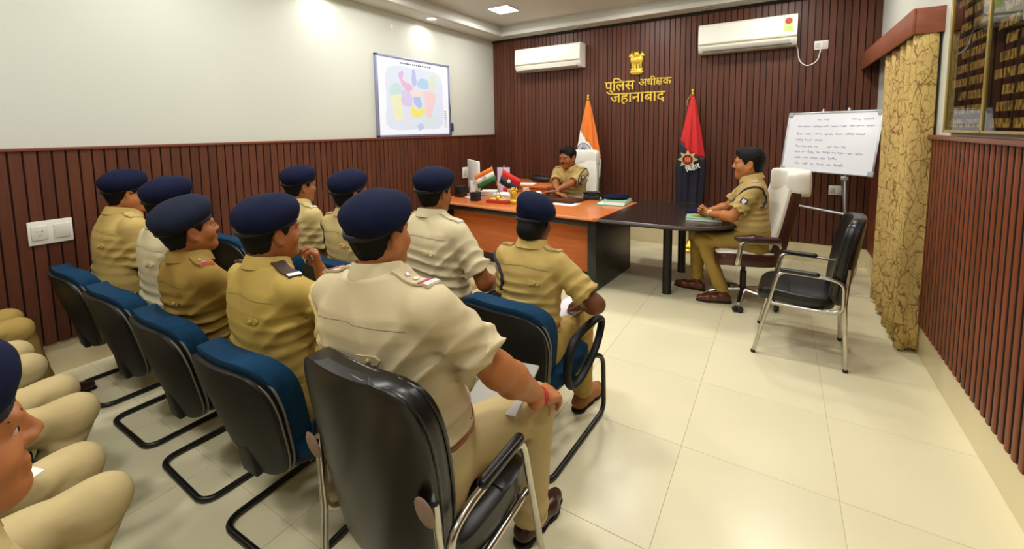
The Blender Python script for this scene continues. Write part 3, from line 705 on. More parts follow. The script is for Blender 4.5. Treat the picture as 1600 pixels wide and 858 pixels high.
TORSO = [(-.16, .150, .110, -.02), (-.08, .178, .130, -.01), (0, .182, .130, 0), (.08, .170, .120, .0), (.16, .164, .114, .0), (.25, .170, .116, 0), (.33, .182, .120, -.003), (.40, .186, .114, -.010), (.45, .172, .100, -.018), (.49, .135, .082, -.022), (.53, .088, .068, -.022), (.56, .066, .062, -.018)]
PEOPLE = []
def person(label, loc, rot, top=1.42, zs=.47, py=-.08, lean=0, tilt=0, twist=0, hy=0, hp=0, hr=0, shirt=SH_SAND, trouser=TR_PALE, skin=SKIN_B, fat=0.0, beret=True, wide=1.0,
           wr=(.13, .26, .66), wl=(-.13, .26, .66), pr=(.6, -.6, -.4), pl=(-.6, -.6, -.4), hand_r=None, hand_l=None, knees=None, ankles=None, shoes=m_shoe2, res=.0085, mous=False, hair='short',
           ep='plain', cord=None, belt=True, beret_m=None, beret_tilt=(.14, .2), tab=True, yoke=True, legs=True, hres=.0055, seed=0, folds=1.0, strap_all=False, hs=1.06, armg=1.0, legg=1.0, bun=False, foot_dir=None, sleeve=.76):
    rnd = random.Random(seed); rad = math.radians; p0 = rnd.uniform(0, 6)
    T = RZ(rad(twist)) @ RX(-rad(lean)) @ RY(rad(tilt)); Tn = np.array(T)
    bt = .152 if beret else .128
    s = (top - zs - (.115 + bt)*hs*math.cos(rad(hp)*.4)) / (.085 + .535*math.cos(rad(lean))*math.cos(rad(tilt)))
    O = V3((0, py, zs + .085*s))
    def W(p): return O + Tn @ (np.array(p)*s)
    tab_ = []
    for z, a, b, c in TORSO:
        bell = math.exp(-((z - .12)/.13)**2)*fat; ch = math.exp(-((z - .36)/.12)**2)*fat
        tab_.append((z*s, a*s*wide + (.045*bell + .012*ch), b*s + .055*bell + .02*ch, c*s + .022*bell))
    Nk = W((0, -.018, .535)); HR = RZ(rad(hy)) @ RX(-rad(hp)) @ RY(rad(hr)); HRn = np.array(HR)
    Hc = Nk + Tn @ np.array((0, .012, .045)) + HRn @ np.array((0, .012, .07))*hs
    def HW(p): return Hc + HRn @ (np.array(p)*hs)
    sh = {sd: W((sd*.172*wide, -.02, .452)) for sd in (-1, 1)}
    l1, l2 = .285*s, .255*s; arms = {}
    for sd, wt, pole in ((1, wr, pr), (-1, wl, pl)): arms[sd] = ik(sh[sd], wt, l1, l2, pole)
    ag = (1 + .18*fat)*armg
    if knees is None: knees = ((.125, py + .44*s, zs + .075), (-.125, py + .44*s, zs + .075))
    if ankles is None: ankles = ((.125, py + .43*s, .09), (-.125, py + .43*s, .09))
    # ---------------- body (one mesh): torso core with legs, forearms, hands, head
    core = Grid((-.42, py - .32, .04), (.42, py + .62, Nk[2] + .06), .016)
    core.loft(O, Tn, tab_, -.016, .02)
    for sd in (-1, 1): core.rc(sh[sd], arms[sd][0], .048*ag, .04*ag, .03)
    if legs:
        for (kn, an, sd) in ((knees[0], ankles[0], 1), (knees[1], ankles[1], -1)):
            hp_ = O + np.array((sd*.09, .01, -.012)); core.rc(hp_, kn, .07, .05, .03); core.rc(kn, an, .048, .034, .02)
    grids = [core]
    for sd, hd in ((1, hand_r), (-1, hand_l)):
        El, Wr = arms[sd]; d = (Wr - El) / np.linalg.norm(Wr - El)
        hd = dict(hd or {}); fd = hd.pop('dir', d); pn = hd.pop('palm', (0, -.1, -1)); res_h = hd.pop('h', .005); ts = hd.pop('ts', None)
        Sh = sh[sd]; up = Sh + (El - Sh)*.45
        ga = Grid(np.minimum(np.minimum(El, Wr), up) - .09, np.maximum(np.maximum(El, Wr), up) + .09, .0065 if res > .007 else .005)
        ga.rc(up, El, .045*ag, .040*ag, .02); ga.rc(El, El + d*l2*.3, .041*ag, .044*ag, .03); ga.rc(El + d*l2*.3, Wr, .044*ag, .027, .02)
        grids.append(ga)
        if ts is None:
            t_ = np.cross(V3(fd), V3(pn)); ts = 1 if (t_ @ np.array((-sd, 0.3, 0))) > 0 else -1
        grids.append(hand_grid(Wr, fd, pn, ts, h=res_h, **hd))
    hg = head_grid(Hc, HR, hs, Nk - Tn @ np.array((0, 0, .03)), hres, fat); grids.append(hg)
    body = soft('person', grids, skin, None, 1, loc, rad(rot)); tag(body, label, 'person', None)
    # ---------------- shirt
    g = Grid((-.45, py - .36, zs + .02), (.45, py + .42, Nk[2] + .03), res)
    g.loft(O, Tn, tab_, .006, .01, z0=.085*s, z1=.535*s)
    for sd in (-1, 1):
        g.rc(W((sd*.05, -.022, .50)), W((sd*.15*wide, -.022, .462)), .042*s, .056*s, .03)
        El = arms[sd][0]; S_ = sh[sd]; u = (El - S_)/np.linalg.norm(El - S_); e_ = S_ + u*l1*sleeve
        gs = Grid(np.minimum(S_, e_) - .13, np.maximum(S_, e_) + .13, res); gs.a = gs.a
        def slv(X, Y, Z, S_=S_, e_=e_, u=u):
            t = np.clip((X - S_[0])*u[0] + (Y - S_[1])*u[1] + (Z - S_[2])*u[2], 0, l1); 
            r = .061*ag + (t/l1)*.014 + .0055*(np.abs(np.sin(t*46 + 1.6*np.sin(17*X + 13*Y) + p0)) - .6)*min(folds, 1)*.85*np.clip((t - .03)*14, 0, 1)*np.clip((l1*(sleeve - .05) - t)*18, 0, 1)
            r = r + .004*(t > l1*(sleeve - .13))
            d = np.sqrt((X - S_[0] - t*u[0])**2 + (Y - S_[1] - t*u[1])**2 + (Z - S_[2] - t*u[2])**2) - r
            return np.maximum(d, ((X - e_[0])*u[0] + (Y - e_[1])*u[1] + (Z - e_[2])*u[2]))
        g.put(slv, np.minimum(S_, e_) - .1, np.maximum(S_, e_) + .1, .03)
        g.rc(e_ - u*.035, e_ + u*.05, .05*ag, .05*ag, .0, True)
    X, Y, Z = g.coords(); x, y, z = X - O[0], Y - O[1], Z - O[2]
    zl = (Tn[0, 2]*x + Tn[1, 2]*y + Tn[2, 2]*z)/s; xl = (Tn[0, 0]*x + Tn[1, 0]*y + Tn[2, 0]*z)/s; yl = (Tn[0, 1]*x + Tn[1, 1]*y + Tn[2, 1]*z)/s
    p1, p2, p3 = rnd.uniform(0, 6), rnd.uniform(0, 6), rnd.uniform(0, 6)
    lowf = np.clip((.44 - zl)/.2, 0, 1)
    rg = lambda t: np.abs(np.sin(t*.5)) - .62
    wv = .0155*lowf*rg(zl*125 + 2.0*np.sin(8*xl + p1) + 1.6*np.sin(12*yl + p2)) * (.55 + .45*np.sin(9*xl + 6*yl + 14*zl + p3))
    arm = np.clip((np.abs(xl) - .07)/.1, 0, 1)*np.clip(1 - np.abs(zl - .33)/.13, 0, 1)
    wv = wv + .013*arm*rg((zl*.75 - np.abs(xl)*.8)*105 + p2 + .8*np.sin(14*yl)) + .0065*rg(34*xl + 17*zl + p3 + 2*np.sin(11*zl))*np.sin(12*zl + 9*yl + p1)
    blouse = np.clip(1 - np.abs(zl - .14)/.05, 0, 1)*.006
    g.a = g.a + (wv*folds - blouse).astype(np.float32)
    soft('shirt', g, shirt, body, 0)
    # ---------------- belt, trousers, shoes
    if belt:
        gb = Grid((-.36, py - .34, zs - .05), (.36, py + .36, zs + .36), .008); gb.loft(O, Tn, tab_, .011, 0, z0=.088*s, z1=.126*s); soft('belt', gb, m_belt, body, 0)
    if legs:
        gt = Grid((-.40, py - .34, .03), (.40, max(knees[0][1], knees[1][1], ankles[0][1], ankles[1][1]) + .2, zs + .36), .010 if res > .007 else .008)
        gt.loft(O, Tn, tab_, .008, .01, z0=-.15*s, z1=.095*s)
        for (kn, an, sd) in ((knees[0], ankles[0], 1), (knees[1], ankles[1], -1)):
            kn = V3(kn); an = V3(an); hp_ = O + np.array((sd*.092, .0, -.008))
            gt.ell(O + np.array((sd*.075, -.045, -.02)), (.1, .1, .088), .03)
            def thigh(X, Y, Z, a=hp_, b=kn, r1=(.09 + .012*fat)*legg, r2=.068*legg, q=p1 + sd, ph=0):
                ab = b - a; l2_ = ab @ ab; t = np.clip(((X-a[0])*ab[0] + (Y-a[1])*ab[1] + (Z-a[2])*ab[2])/l2_, 0, 1)
                r = r1 + (r2 - r1)*t + .0115*(np.abs(np.sin(t*11 + 1.5*np.sin((X + Z)*26 + q) + q)) - .6)*np.clip(np.abs(t - .5)*2.4, .15, 1)
                return np.sqrt((X-a[0]-t*ab[0])**2 + (Y-a[1]-t*ab[1])**2 + (Z-a[2]-t*ab[2])**2) - r
            gt.put(thigh, np.minimum(hp_, kn) - .11, np.maximum(hp_, kn) + .11, .03)
            gt.put(lambda X, Y, Z, a=kn, b=an: thigh(X, Y, Z, a, b, .067*legg, .060*legg), np.minimum(kn, an) - .1, np.maximum(kn, an) + .1, .03)
            u = (an - kn)/np.linalg.norm(an - kn); cp = an + u*.0
            Xs, Ys, Zs = gt.coords()
        gt.cut((0, 0, min(ankles[0][2], ankles[1][2]) - .005), (0, 0, -1))
        soft('trousers', gt, trouser, body, 1)
        for i, (an, sd) in enumerate(((ankles[0], 1), (ankles[1], -1))):
            fd = V3(foot_dir[i] if foot_dir else (sd*.12, 1, 0)); fd /= np.linalg.norm(fd); a = V3((an[0], an[1], 0)); sz = np.array((0, 0, 1)); lat = np.cross(fd, sz)
            gsq = Grid(np.minimum(a - .13, a + fd*.2 - .1)*np.array((1, 1, 0)) + np.array((0, 0, -.02)), np.maximum(a + .13, a + fd*.24 + .1)*np.array((1, 1, 0)) + np.array((0, 0, .16)), .0075)
            for q in (-1, 1): gsq.chain([a - fd*.045 + lat*q*.008 + sz*.045, a + fd*.05 + lat*q*.012 + sz*.045, a + fd*.13 + lat*q*.016 + sz*.038, a + fd*.195 + sz*.032], [.033, .034, .034, .024], .02)
            gsq.rc(a - fd*.01 + sz*.05, a - fd*.005 + sz*.105, .042, .038, .02); gsq.cut((0, 0, .012), (0, 0, -1))
            so = soft('shoe', gsq, shoes, body, 1)
            gso = Grid(np.minimum(a - .13, a + fd*.2 - .1)*np.array((1, 1, 0)) + np.array((0, 0, -.02)), np.maximum(a + .13, a + fd*.24 + .1)*np.array((1, 1, 0)) + np.array((0, 0, .06)), .0075)
            gso.chain([a - fd*.045, a + fd*.05, a + fd*.13, a + fd*.2], [.042, .042, .05, .03], .02); gso.cut((0, 0, .014), (0, 0, 1)); gso.cut((0, 0, .001), (0, 0, -1)); soft('sole', gso, m_sole, so, 0)
    # ---------------- head: eyes, brows, hair, beret
    for sd in (-1, 1):
        mb = MB(); R_ = HR
        e0 = HW((sd*.032, .0725, .003)); mb.sphere(e0, .0122*hs, 12, 8, R_); mb.sphere(e0 + HRn @ np.array((0, .0092, 0))*hs, (.0065*hs, .0042*hs, .0065*hs), 10, 6, R_, m=1)
        mb.build('eye', None, body, mats=[m_eye, m_iris])
        gb = Grid(HW((sd*.034, .085, .027)) - .035, HW((sd*.034, .085, .027)) + .035, .004)
        gb.rc(HW((sd*.014, .0905, .023)), HW((sd*.034, .0875, .0275)), .0036, .0038, .003); gb.rc(HW((sd*.034, .0875, .0275)), HW((sd*.05, .074, .024)), .0038, .0025, .003); soft('eyebrow', gb, m_hair, body, 0)
    if mous:
        gm = Grid(HW((0, .095, -.045)) - .045, HW((0, .095, -.045)) + .045, .0042)
        for sd in (-1, 1): gm.chain([HW((sd*.002, .0965, -.044)), HW((sd*.016, .092, -.047)), HW((sd*.028, .081, -.055))], [.0065, .0065, .003], .004)
        soft('mustache', gm, m_hair, body, 0)
    gh = Grid(Hc - .18*hs, Hc + .18*hs, .0062)
    up_ = .008 if (hair == 'full') else .006
    gh.ell(HW((0, -.014, .036)), (np.array((.077, .098, .086)) + up_)*hs, .01, HRn); gh.ell(HW((0, -.012, -.02)), (np.array((.069, .082, .072)) + up_*.5)*hs, .02, HRn)
    if hair == 'full': gh.ell(HW((.01, .05, .094)), np.array((.052, .036, .026))*hs, .025, HRn)
    if bun: gh.ell(HW((0, -.078, -.035)), np.array((.064, .05, .055))*hs, .03, HRn); 
    X, Y, Z = gh.coords(); x, y, z = X - Hc[0], Y - Hc[1], Z - Hc[2]
    yh = (HRn[0, 1]*x + HRn[1, 1]*y + HRn[2, 1]*z)/hs; zh = (HRn[0, 2]*x + HRn[1, 2]*y + HRn[2, 2]*z)/hs
    line = np.interp(yh, [-.16, -.05, -.036, -.026, -.004, .012, .02, .046, .06, .078, .13], [-.085, -.075, -.06, .02, .026, .0, -.012, .034, .04, .066, .07]) if not bun else np.interp(yh, [-.16, -.05, -.03, -.02, .0, .03, .06, .13], [-.1, -.085, -.06, .01, .02, .03, .045, .06])
    jag = .004*np.sin(yh*160) 
    gh.a = np.maximum(gh.a + (.0026*np.sin(190*x + 60*zh)*np.sin(130*yh + 40*zh)).astype(np.float32), (line + jag - zh).astype(np.float32)*hs)
    soft('hair', gh, m_hair, body, 1)
    if beret:
        br = HR @ RY(beret_tilt[0]) @ RX(beret_tilt[1]); brn = np.array(br)
        gq = Grid(Hc + HRn @ np.array((0, -.01, .06)) - .185*hs, Hc + HRn @ np.array((0, -.01, .06)) + .185*hs, .0068)
        gq.ell(HW((.014, -.022, .086)), np.array((.108, .121, .066))*hs, .01, brn)
        gq.ell(HW((.05, -.05, .07)), np.array((.072, .078, .052))*hs, .03, brn)
        gq.loft(HW((0, -.012, 0)), HRn, np.array([(.03, .0855, .105, 0), (.05, .0865, .106, 0), (.075, .088, .107, 0)])*hs, 0, .02)
        X, Y, Z = gq.coords(); q1 = rnd.uniform(0, 6)
        gq.a = gq.a + (.0028*np.sin(34*X + 21*Y + q1)*np.sin(26*Z + 31*X + q1*2) ).astype(np.float32)
        pl_ = HW((0, 0, .026 if not bun else .02)); nn = HRn @ np.array((0.08, .22, -1)); gq.cut(pl_ , nn)
        bo = soft('beret', gq, beret_m or m_beret, body, 2)
        gd = Grid(Hc - .15*hs, Hc + .15*hs, .0068); gd.loft(HW((0, -.012, 0)), HRn @ np.array(RX(.14)), np.array([(.02, .0865, .1065, 0), (.04, .0885, .1085, 0)])*hs, 0, 0); soft('headband', gd, m_band, bo, 0)
    # ---------------- collar
    V = []; F = []; nC = 40; gap = .30
    fatn = 1 + .12*fat
    Tc = T @ RX(-.10)
    for i in range(nC + 1):
        ph = gap + (2*PI - 2*gap)*i/nC; cx, sx = math.sin(ph), math.cos(ph)   # ph=0 is the front (+y)
        fr_ = max(0, sx)
        rx, ry = .0655*hs*fatn, .068*hs*fatn
        for (ro, zz) in ((-.001, -.03), (-.003, .030 - .012*fr_), (.003, .036 - .012*fr_), (.010, .030 - .014*fr_), (.024 + .006*fr_, -.012 - .026*fr_**3), (.019 + .006*fr_, -.016 - .026*fr_**3), (.006, .018 - .012*fr_), (.003, -.03)):
            p = Vector((cx*(rx + ro), sx*(ry + ro) + .004, zz)); V.append(Vector(Nk) + Tc @ p)
    for i in range(nC):
        for j in range(8): F.append((i*8 + j, i*8 + (j+1) % 8, (i+1)*8 + (j+1) % 8, (i+1)*8 + j))
    F.append(tuple(range(8))); F.append(tuple(nC*8 + j for j in range(7, -1, -1)))
    mbc = MB().raw(V, F); mbc.build('collar', shirt, body, angle=60)
    # ---------------- yoke seam, back tab, epaulettes, cords: laid on the cloth
    back = -Tn[:, 1]; upv = Tn[:, 2]
    if yoke:
        pts = []
        for i in range(19):
            a = -.155 + .31*i/18; p = W((a*wide, -.32, .442 - .016*abs(a)/.155)); q = g.hit(p, -back, .5)
            if q: pts.append(q)
        if len(pts) > 4: MB().tube(pts, .0022, 6).build('yoke_seam', mat('seam_' + shirt.name, tuple(c*.55 for c in shirt.node_tree.nodes['Principled BSDF'].inputs['Base Color'].default_value[:3]) + (1,), .8), body)
    if tab:
        for xx in ((.075,) if tab != 2 else (.075, -.075)):
            q = [g.hit(W((xx + dx, -.32, .36 + dz)), -back, .5, .003) for dx, dz in ((-.028, -.012), (.028, -.012), (.036, 0), (.028, .012), (-.028, .012))]
            if all(q):
                mb = MB(); n_ = Vector(back)*.004; mb.raw([p + n_ for p in q] + [p - n_ for p in q], [(0, 1, 2, 3, 4), (9, 8, 7, 6, 5)] + [(i, (i+1) % 5, (i+1) % 5 + 5, i + 5) for i in range(5)])
                tb = mb.build('back_tab', shirt, body, smooth=False); MB().sphere((sum((Vector(p) for p in q), Vector())/5) + Vector(back)*.006, (.0075, .0075, .0075), 10, 6).build('button', SH_GOLD, tb)
    epd = {}
    for sd in (-1, 1):
        rows = []
        for i in range(7):
            t = i/6; cxp = W((sd*(.075 + .115*t)*wide, -.022 + .004*t, .62)); r_ = []
            for w_ in (-.024, .024):
                q = g.hit(cxp + Tn @ np.array((0, w_*(1 + .15*t), 0)), -upv, .35, .004); r_.append(q)
            rows.append(r_)
        if any(q is None for r_ in rows for q in r_): continue
        mid = [(a + b)/2 for a, b in rows]; 
        V = []; F = []; un = Vector(upv)*.007
        for a, b in rows: V += [a, b, b + un, a + un]
        for i in range(6):
            for j in range(4): F.append((i*4 + j, i*4 + (j+1) % 4, (i+1)*4 + (j+1) % 4, (i+1)*4 + j))
        F += [(0, 1, 2, 3), (27, 26, 25, 24)]
        epm = shirt if ep != 'dark' else m_dark
        eo = MB().raw(V, F).build('epaulette', epm, body, angle=30); epd[sd] = (mid, rows)
        def band(t0, t1, material, nm, lift=.0095, wid=1.0):
            ps = []
            for t in np.linspace(t0, t1, 4):
                f_ = t*6; i = min(int(f_), 5); q = f_ - i; a = rows[i][0].lerp(rows[i+1][0], q); b = rows[i][1].lerp(rows[i+1][1], q); m_ = (a + b)/2; ps.append((m_ + (a - m_)*wid, m_ + (b - m_)*wid))
            V = []; F = []
            for a, b in ps: V += [a + Vector(upv)*.006, b + Vector(upv)*.006, b + Vector(upv)*lift, a + Vector(upv)*lift]
            n_ = len(ps)
            for i in range(n_ - 1):
                for j in range(4): F.append((i*4 + j, i*4 + (j+1) % 4, (i+1)*4 + (j+1) % 4, (i+1)*4 + j))
            F += [(0, 1, 2, 3), tuple(range(4*n_ - 1, 4*n_ - 5, -1))]
            MB().raw(V, F).build(nm, material, eo, angle=30)
        def star(t, r=.014):
            f_ = t*6; i = min(int(f_), 5); m_ = mid[i].lerp(mid[i+1], f_ - i) + Vector(upv)*.0095; e1 = (mid[i+1] - mid[i]).normalized(); e2 = Vector(Tn[:, 1]); pts = []
            for k in range(10):
                a = PI/2 + PI*k/5; rr = r if k % 2 == 0 else r*.42; pts.append(m_ + e1*math.cos(a)*rr + e2*math.sin(a)*rr)
            MB().raw(pts + [p + Vector(upv)*.003 for p in pts], [tuple(range(9, -1, -1)), tuple(range(10, 20))] + [(k, (k+1) % 10, (k+1) % 10 + 10, k + 10) for k in range(10)]).build('rank_star', m_silver, eo, smooth=False)
        if ep == 'stars2': star(.42); star(.7); band(.84, .98, m_red, 'rank_ribbon'); 
        elif ep == 'ribbon': star(.3, .011); star(.52, .011); band(.70, .8, m_pink, 'rank_ribbon'); band(.86, .98, m_silver, 'shoulder_title')
        elif ep == 'stars3': star(.25, .011); star(.48, .011); band(.84, .97, m_silver, 'shoulder_title')
        elif ep == 'dark': band(.86, .98, m_silver, 'shoulder_title')
        else: band(.84, .97, m_silver, 'shoulder_title', wid=.9)
    if cord:
        side, cm, r_ = cord
        if side in epd:
            m0 = epd[side][0][6]; El = arms[side][0]; S_ = sh[side]
            loop = []
            for k in range(25):
                a = 2*PI*k/24; u = (El - S_)/np.linalg.norm(El - S_); c0 = S_ + u*(.05 + .03*math.sin(a)) ; 
                e1 = Tn[:, 1]; e2 = Tn[:, 0]*side
                p = c0 + (Tn[:, 1]*math.cos(a) + Tn[:, 2]*math.sin(a)*.75 + e2*.35*math.sin(a))*.16 + e2*.02
                cc = W((side*.10*wide, -.01, .36)); d_ = cc - p; q = g.hit(p + (p - cc)*.6, d_, .6, r_*.6)
                if q: loop.append(q)
            if len(loop) > 8:
                if cm == m_khcord:
                    co = MB().tube(loop, r_, 8, closed=True).build('lanyard', cm, body)
                    hel = []
                    for i in range(len(loop)):
                        pass
                else: MB().tube(loop, r_, 8, closed=True).build('shoulder_cord', cm, body)
    body['_'] = 0; del body['_']
    info = dict(body=body, W=W, HW=HW, arms=arms, g=g, Tn=Tn, O=O, s=s, HRn=HRn, Hc=Hc, sh=sh, hs=hs, back=back, upv=upv)
    PEOPLE.append(info); return info
def ring_at(info, side, material, name, r=.032, thick=.004, frac=.96, n=18, flat=None):
    El, Wr = info['arms'][side]; d = Vector((Wr - El)).normalized(); c = Vector(El + (Wr - El)*frac); a = d.orthogonal().normalized(); b = d.cross(a)
    return MB().tube([c + (a*math.cos(2*PI*k/n) + b*math.sin(2*PI*k/n))*r for k in range(n)], thick, 6, closed=True, flat=flat).build(name, material, info['body'])
def watch(info, side, strap, dial, frac=.95, updir=(0, 0, 1)):
    w = ring_at(info, side, strap, 'watch_strap', .0315, .006, frac)
    El, Wr = info['arms'][side]; d = Vector((Wr - El)).normalized(); c = Vector(El + (Wr - El)*frac); u = Vector(updir); u = (u - d*u.dot(d)).normalized()
    R_ = Matrix((u.cross(d), d, u)).transposed(); R_ = Matrix((d.cross(u), d, u)).transposed()
    MB().lathe([(.0, 0), (.018, 0), (.018, .009), (.0, .009)], c + u*.028, 16, R_).build('watch_case', dial, info['body'])
# ------------------------------------------------------------------ chairs
m_blue = mat('petrol_blue_fabric', rgb(14, 54, 84), .9, var=(40, .1), bump=(500, .3, .001), spec=.2)
m_shell = mat('black_plastic_shell', rgb(19, 20, 21), .5, var=(6, .1), bump=(300, .1, .0006), spec=.3)
m_pipe = mat('grey_piping', rgb(116, 112, 104), .6); m_tubeb = mat('black_enamel_tube', rgb(18, 18, 19), .35, var=(20, .1), spec=.5)
m_chrome = mat('worn_chrome', rgb(196, 192, 184), .22, metal=1.0, var=(18, .14), bump=(60, .08, .001)); m_leath = mat('black_leatherette', rgb(12, 13, 15), .33, var=(10, .12), bump=(140, .18, .0012), spec=.55)
m_brown = mat('brown_leatherette', rgb(66, 30, 24), .34, var=(9, .15), bump=(120, .2, .0012), spec=.5); m_towel = mat('white_towel', rgb(236, 234, 224), .9, var=(20, .03), bump=(380, .45, .0015), sheen=.3)
m_rub = mat('rubber_tip', rgb(30, 28, 26), .8); m_wornpad = mat('worn_bare_patch', rgb(150, 124, 108), .7, var=(30, .15))
def _round(q, n=5.0): return max(0.0, 1 - abs(q)**n) ** (1/n)
def pad(w_of, z0, z1, yc_of, thick, nu=16, nv=18, puff=.25, n=5.0):
    """upholstered panel with rounded corners: half width w_of(v), middle surface y = yc_of(u,v), v from 0 (bottom) to 1 (top)"""
    V = []; F = []
    for side in (1, -1):
        for j in range(nv + 1):
            q = -math.cos(PI*j/nv); q = math.copysign(abs(q)**.8, q); v = (q + 1)/2
            for i in range(nu + 1):
                u = -math.cos(PI*i/nu); u = math.copysign(abs(u)**.8, u)
                th = thick*.5*(_round(u, 9)*_round(q, 9))**.6*(1 + puff*(1 - u*u)*(1 - q*q))
                V.append((u*w_of(v)*_round(q*.9992, n), yc_of(u*_round(q*.9992, n), v) + side*th, z0 + (z1 - z0)*v))
    n1 = (nu + 1)*(nv + 1)
    for j in range(nv):
        for i in range(nu):
            a = j*(nu+1) + i; F.append((a, a + 1, a + nu + 2, a + nu + 1)); F.append((n1 + a, n1 + a + nu + 1, n1 + a + nu + 2, n1 + a + 1))
    mb = MB().raw(V, F)
    return mb
def outline(w_of, z0, z1, yc_of, m_=26, grow=0.0, n=5.0):
    ring = []
    for i in range(m_ + 1):
        q = -math.cos(PI*i/m_); q = math.copysign(abs(q)**.8, q); ring.append((1, q))
    ring += [(-1, q) for _, q in reversed(ring[1:-1])]
    out = []
    for sg, q in ring:
        v = (q + 1)/2; out.append((sg*(w_of(v) + grow)*_round(q*.9992, n), yc_of(sg*_round(q*.9992, n), v), z0 + (z1 - z0)*v))
    return out
def cantilever_chair(arms=True):
    e = empty('cantilever_chair')
    z0, z1 = .35, .838
    w = lambda v: .175 + .075*min(1, v*1.5)**.8 - .012*max(0, v - .85)/.15
    yc = lambda u, v: -.215 - .125*v + .035*u*u
    pad(w, z0, z1 - .012, lambda u, v: yc(u, v) - .022, .036, puff=.35).build('back_shell', m_shell, e, angle=50)
    pad(lambda v: w(v) - .002, z0 + .07, z1 + .016, lambda u, v: yc(u, v) + .032 - .008*max(0, v - .8)/.2, .10, puff=.15).build('back_cushion', m_blue, e, angle=50)
    pr_ = outline(w, z0 + .0, z1 - .006, lambda u, v: yc(u, v) - .004, grow=.002)
    MB().tube(pr_, .0045, 6, closed=True).build('piping', m_pipe, e)
    pr_ = outline(w, z0 + .0, z1 - .02, lambda u, v: yc(u, v) - .022, grow=.003)
    MB().tube(pr_, .0035, 6, closed=True).build('piping', m_pipe, e)
    # seat (pad built upright, then laid down)
    sm = pad(lambda v: .225 + .015*math.sin(PI*v), -.21, .26, lambda u, v: 0, .075, puff=.3)
    sm.v = [(x, z + .0, .445 + y - .02*max(0, (z - .16)/.1)**2) for x, y, z in sm.v]; sm.build('seat_cushion', m_blue, e, angle=50)
    su = pad(lambda v: .22, -.22, .25, lambda u, v: 0, .03, puff=.2); su.v = [(x, z, .405 + y) for x, y, z in su.v]; su.build('seat_pan', m_shell, e, angle=50)
    MB().box((-.05, -.31, .335), (.05, -.27, .60), .012, R=RX(.16)).build('back_bracket', m_shell, e, loc=(0, .02, .0))
    MB().box((-.05, -.25, .375), (.05, -.05, .392), .004).build('bracket_arm', m_shell, e)
    half = [(.19, -.14, .385), (.19, .23, .385), (.235, .36, .36), (.235, .375, .0135), (.235, -.27, .0135), (0, -.27, .0135)]
    p = arc(half, .07, 6); q = [Vector((-a.x, a.y, a.z)) for a in reversed(p)][1:]
    MB().tube(p + q, .0135, 10).build('frame', m_tubeb, e)
    if arms:
        for sd in (-1, 1):
            lp_ = catmull([(sd*.268, -.13, .44), (sd*.275, -.155, .55), (sd*.282, -.10, .645), (sd*.285, .05, .665), (sd*.285, .18, .655), (sd*.282, .225, .61), (sd*.275, .17, .50), (sd*.268, .03, .415), (sd*.268, -.08, .405)], 6, True)
            MB().tube(lp_, .017, 10, closed=True, flat=(1.25, .85)).build('armrest', m_shell, e)
            MB().box((sd*.24 - .03, -.06, .39), (sd*.24 + .035, .0, .41), .004).build('arm_bracket', m_shell, e)
    return e
def chrome_chair():
    e = empty('chrome_chair')
    w = lambda v: .205 + .045*math.sin(PI*min(1, v*.75))
    yc = lambda u, v: -.225 - .095*v**1.3 + .045*u*u
    pad(w, .40, 1.025, lambda u, v: yc(u, v), .085, puff=.25, nv=22).build('backrest', m_leath, e, angle=50)
    MB().tube(outline(w, .405, 1.02, lambda u, v: yc(u, v) - .024, grow=.0), .0045, 6, closed=True).build('back_welt', m_leath, e)
    MB().tube(outline(w, .405, 1.02, lambda u, v: yc(u, v) + .024, grow=.0), .0045, 6, closed=True).build('front_welt', m_leath, e)
    sm = pad(lambda v: .235 + .012*math.sin(PI*v), -.20, .27, lambda u, v: 0, .085, puff=.3)
    sm.v = [(x, z, .43 + y + .02*max(0, (z-.0)/.27) - .045*max(0, (z - .17)/.1)**2) for x, y, z in sm.v]; sm.build('seat', m_leath, e, angle=50)
    for zz in (.07,): MB().tube([(-.23, zz, .482), (-.1, zz, .494), (.1, zz, .494), (.23, zz, .482)], .0025, 6).build('seat_seam', m_leath, e)
    for sd in (-1, 1):
        x = sd*.268
        MB().tube(arc([(x + sd*.012, .275, .004), (x, .135, .63), (x, -.155, .625), (x, -.235, .60), (x, -.235, .405), (x*.95, -.12, .385), (x*.92, .20, .385)], .06, 6), .0125, 10).build('side_frame', m_chrome, e)
        MB().tube([(x*.98 , -.265, .004), (x*.96, -.245, .45), (x*.9, -.262, .70)], .0125, 10).build('leg', m_chrome, e)
        MB().lathe([(.0, 0), (.015, 0), (.015, .02), (0, .02)], (x + sd*.012, .275, 0), 12).build('foot_cap', m_rub, e); MB().lathe([(.0, 0), (.015, 0), (.015, .02), (0, .02)], (x*.98, -.265, 0), 12).build('foot_cap', m_rub, e)
        MB().sphere((x*.86, -.287, .69), (.034, .006, .05), 14, 8, RX(.2)).build('bracket_plate', m_wornpad, e)
        g = Grid((x - .05, -.12, .60), (x + .05, .16, .68), .006); g.rc((x, -.085, .638), (x, .115, .642), .019, .019, .01); g.cut((0, 0, .655), (0, 0, 1)); soft('arm_pad', g, m_leath, e)
    MB().tube([(-.26, -.12, .383), (.26, -.12, .383)], .011, 8).build('cross_tube', m_chrome, e); MB().tube([(-.25, .16, .383), (.25, .16, .383)], .011, 8).build('cross_tube', m_chrome, e)
    return e
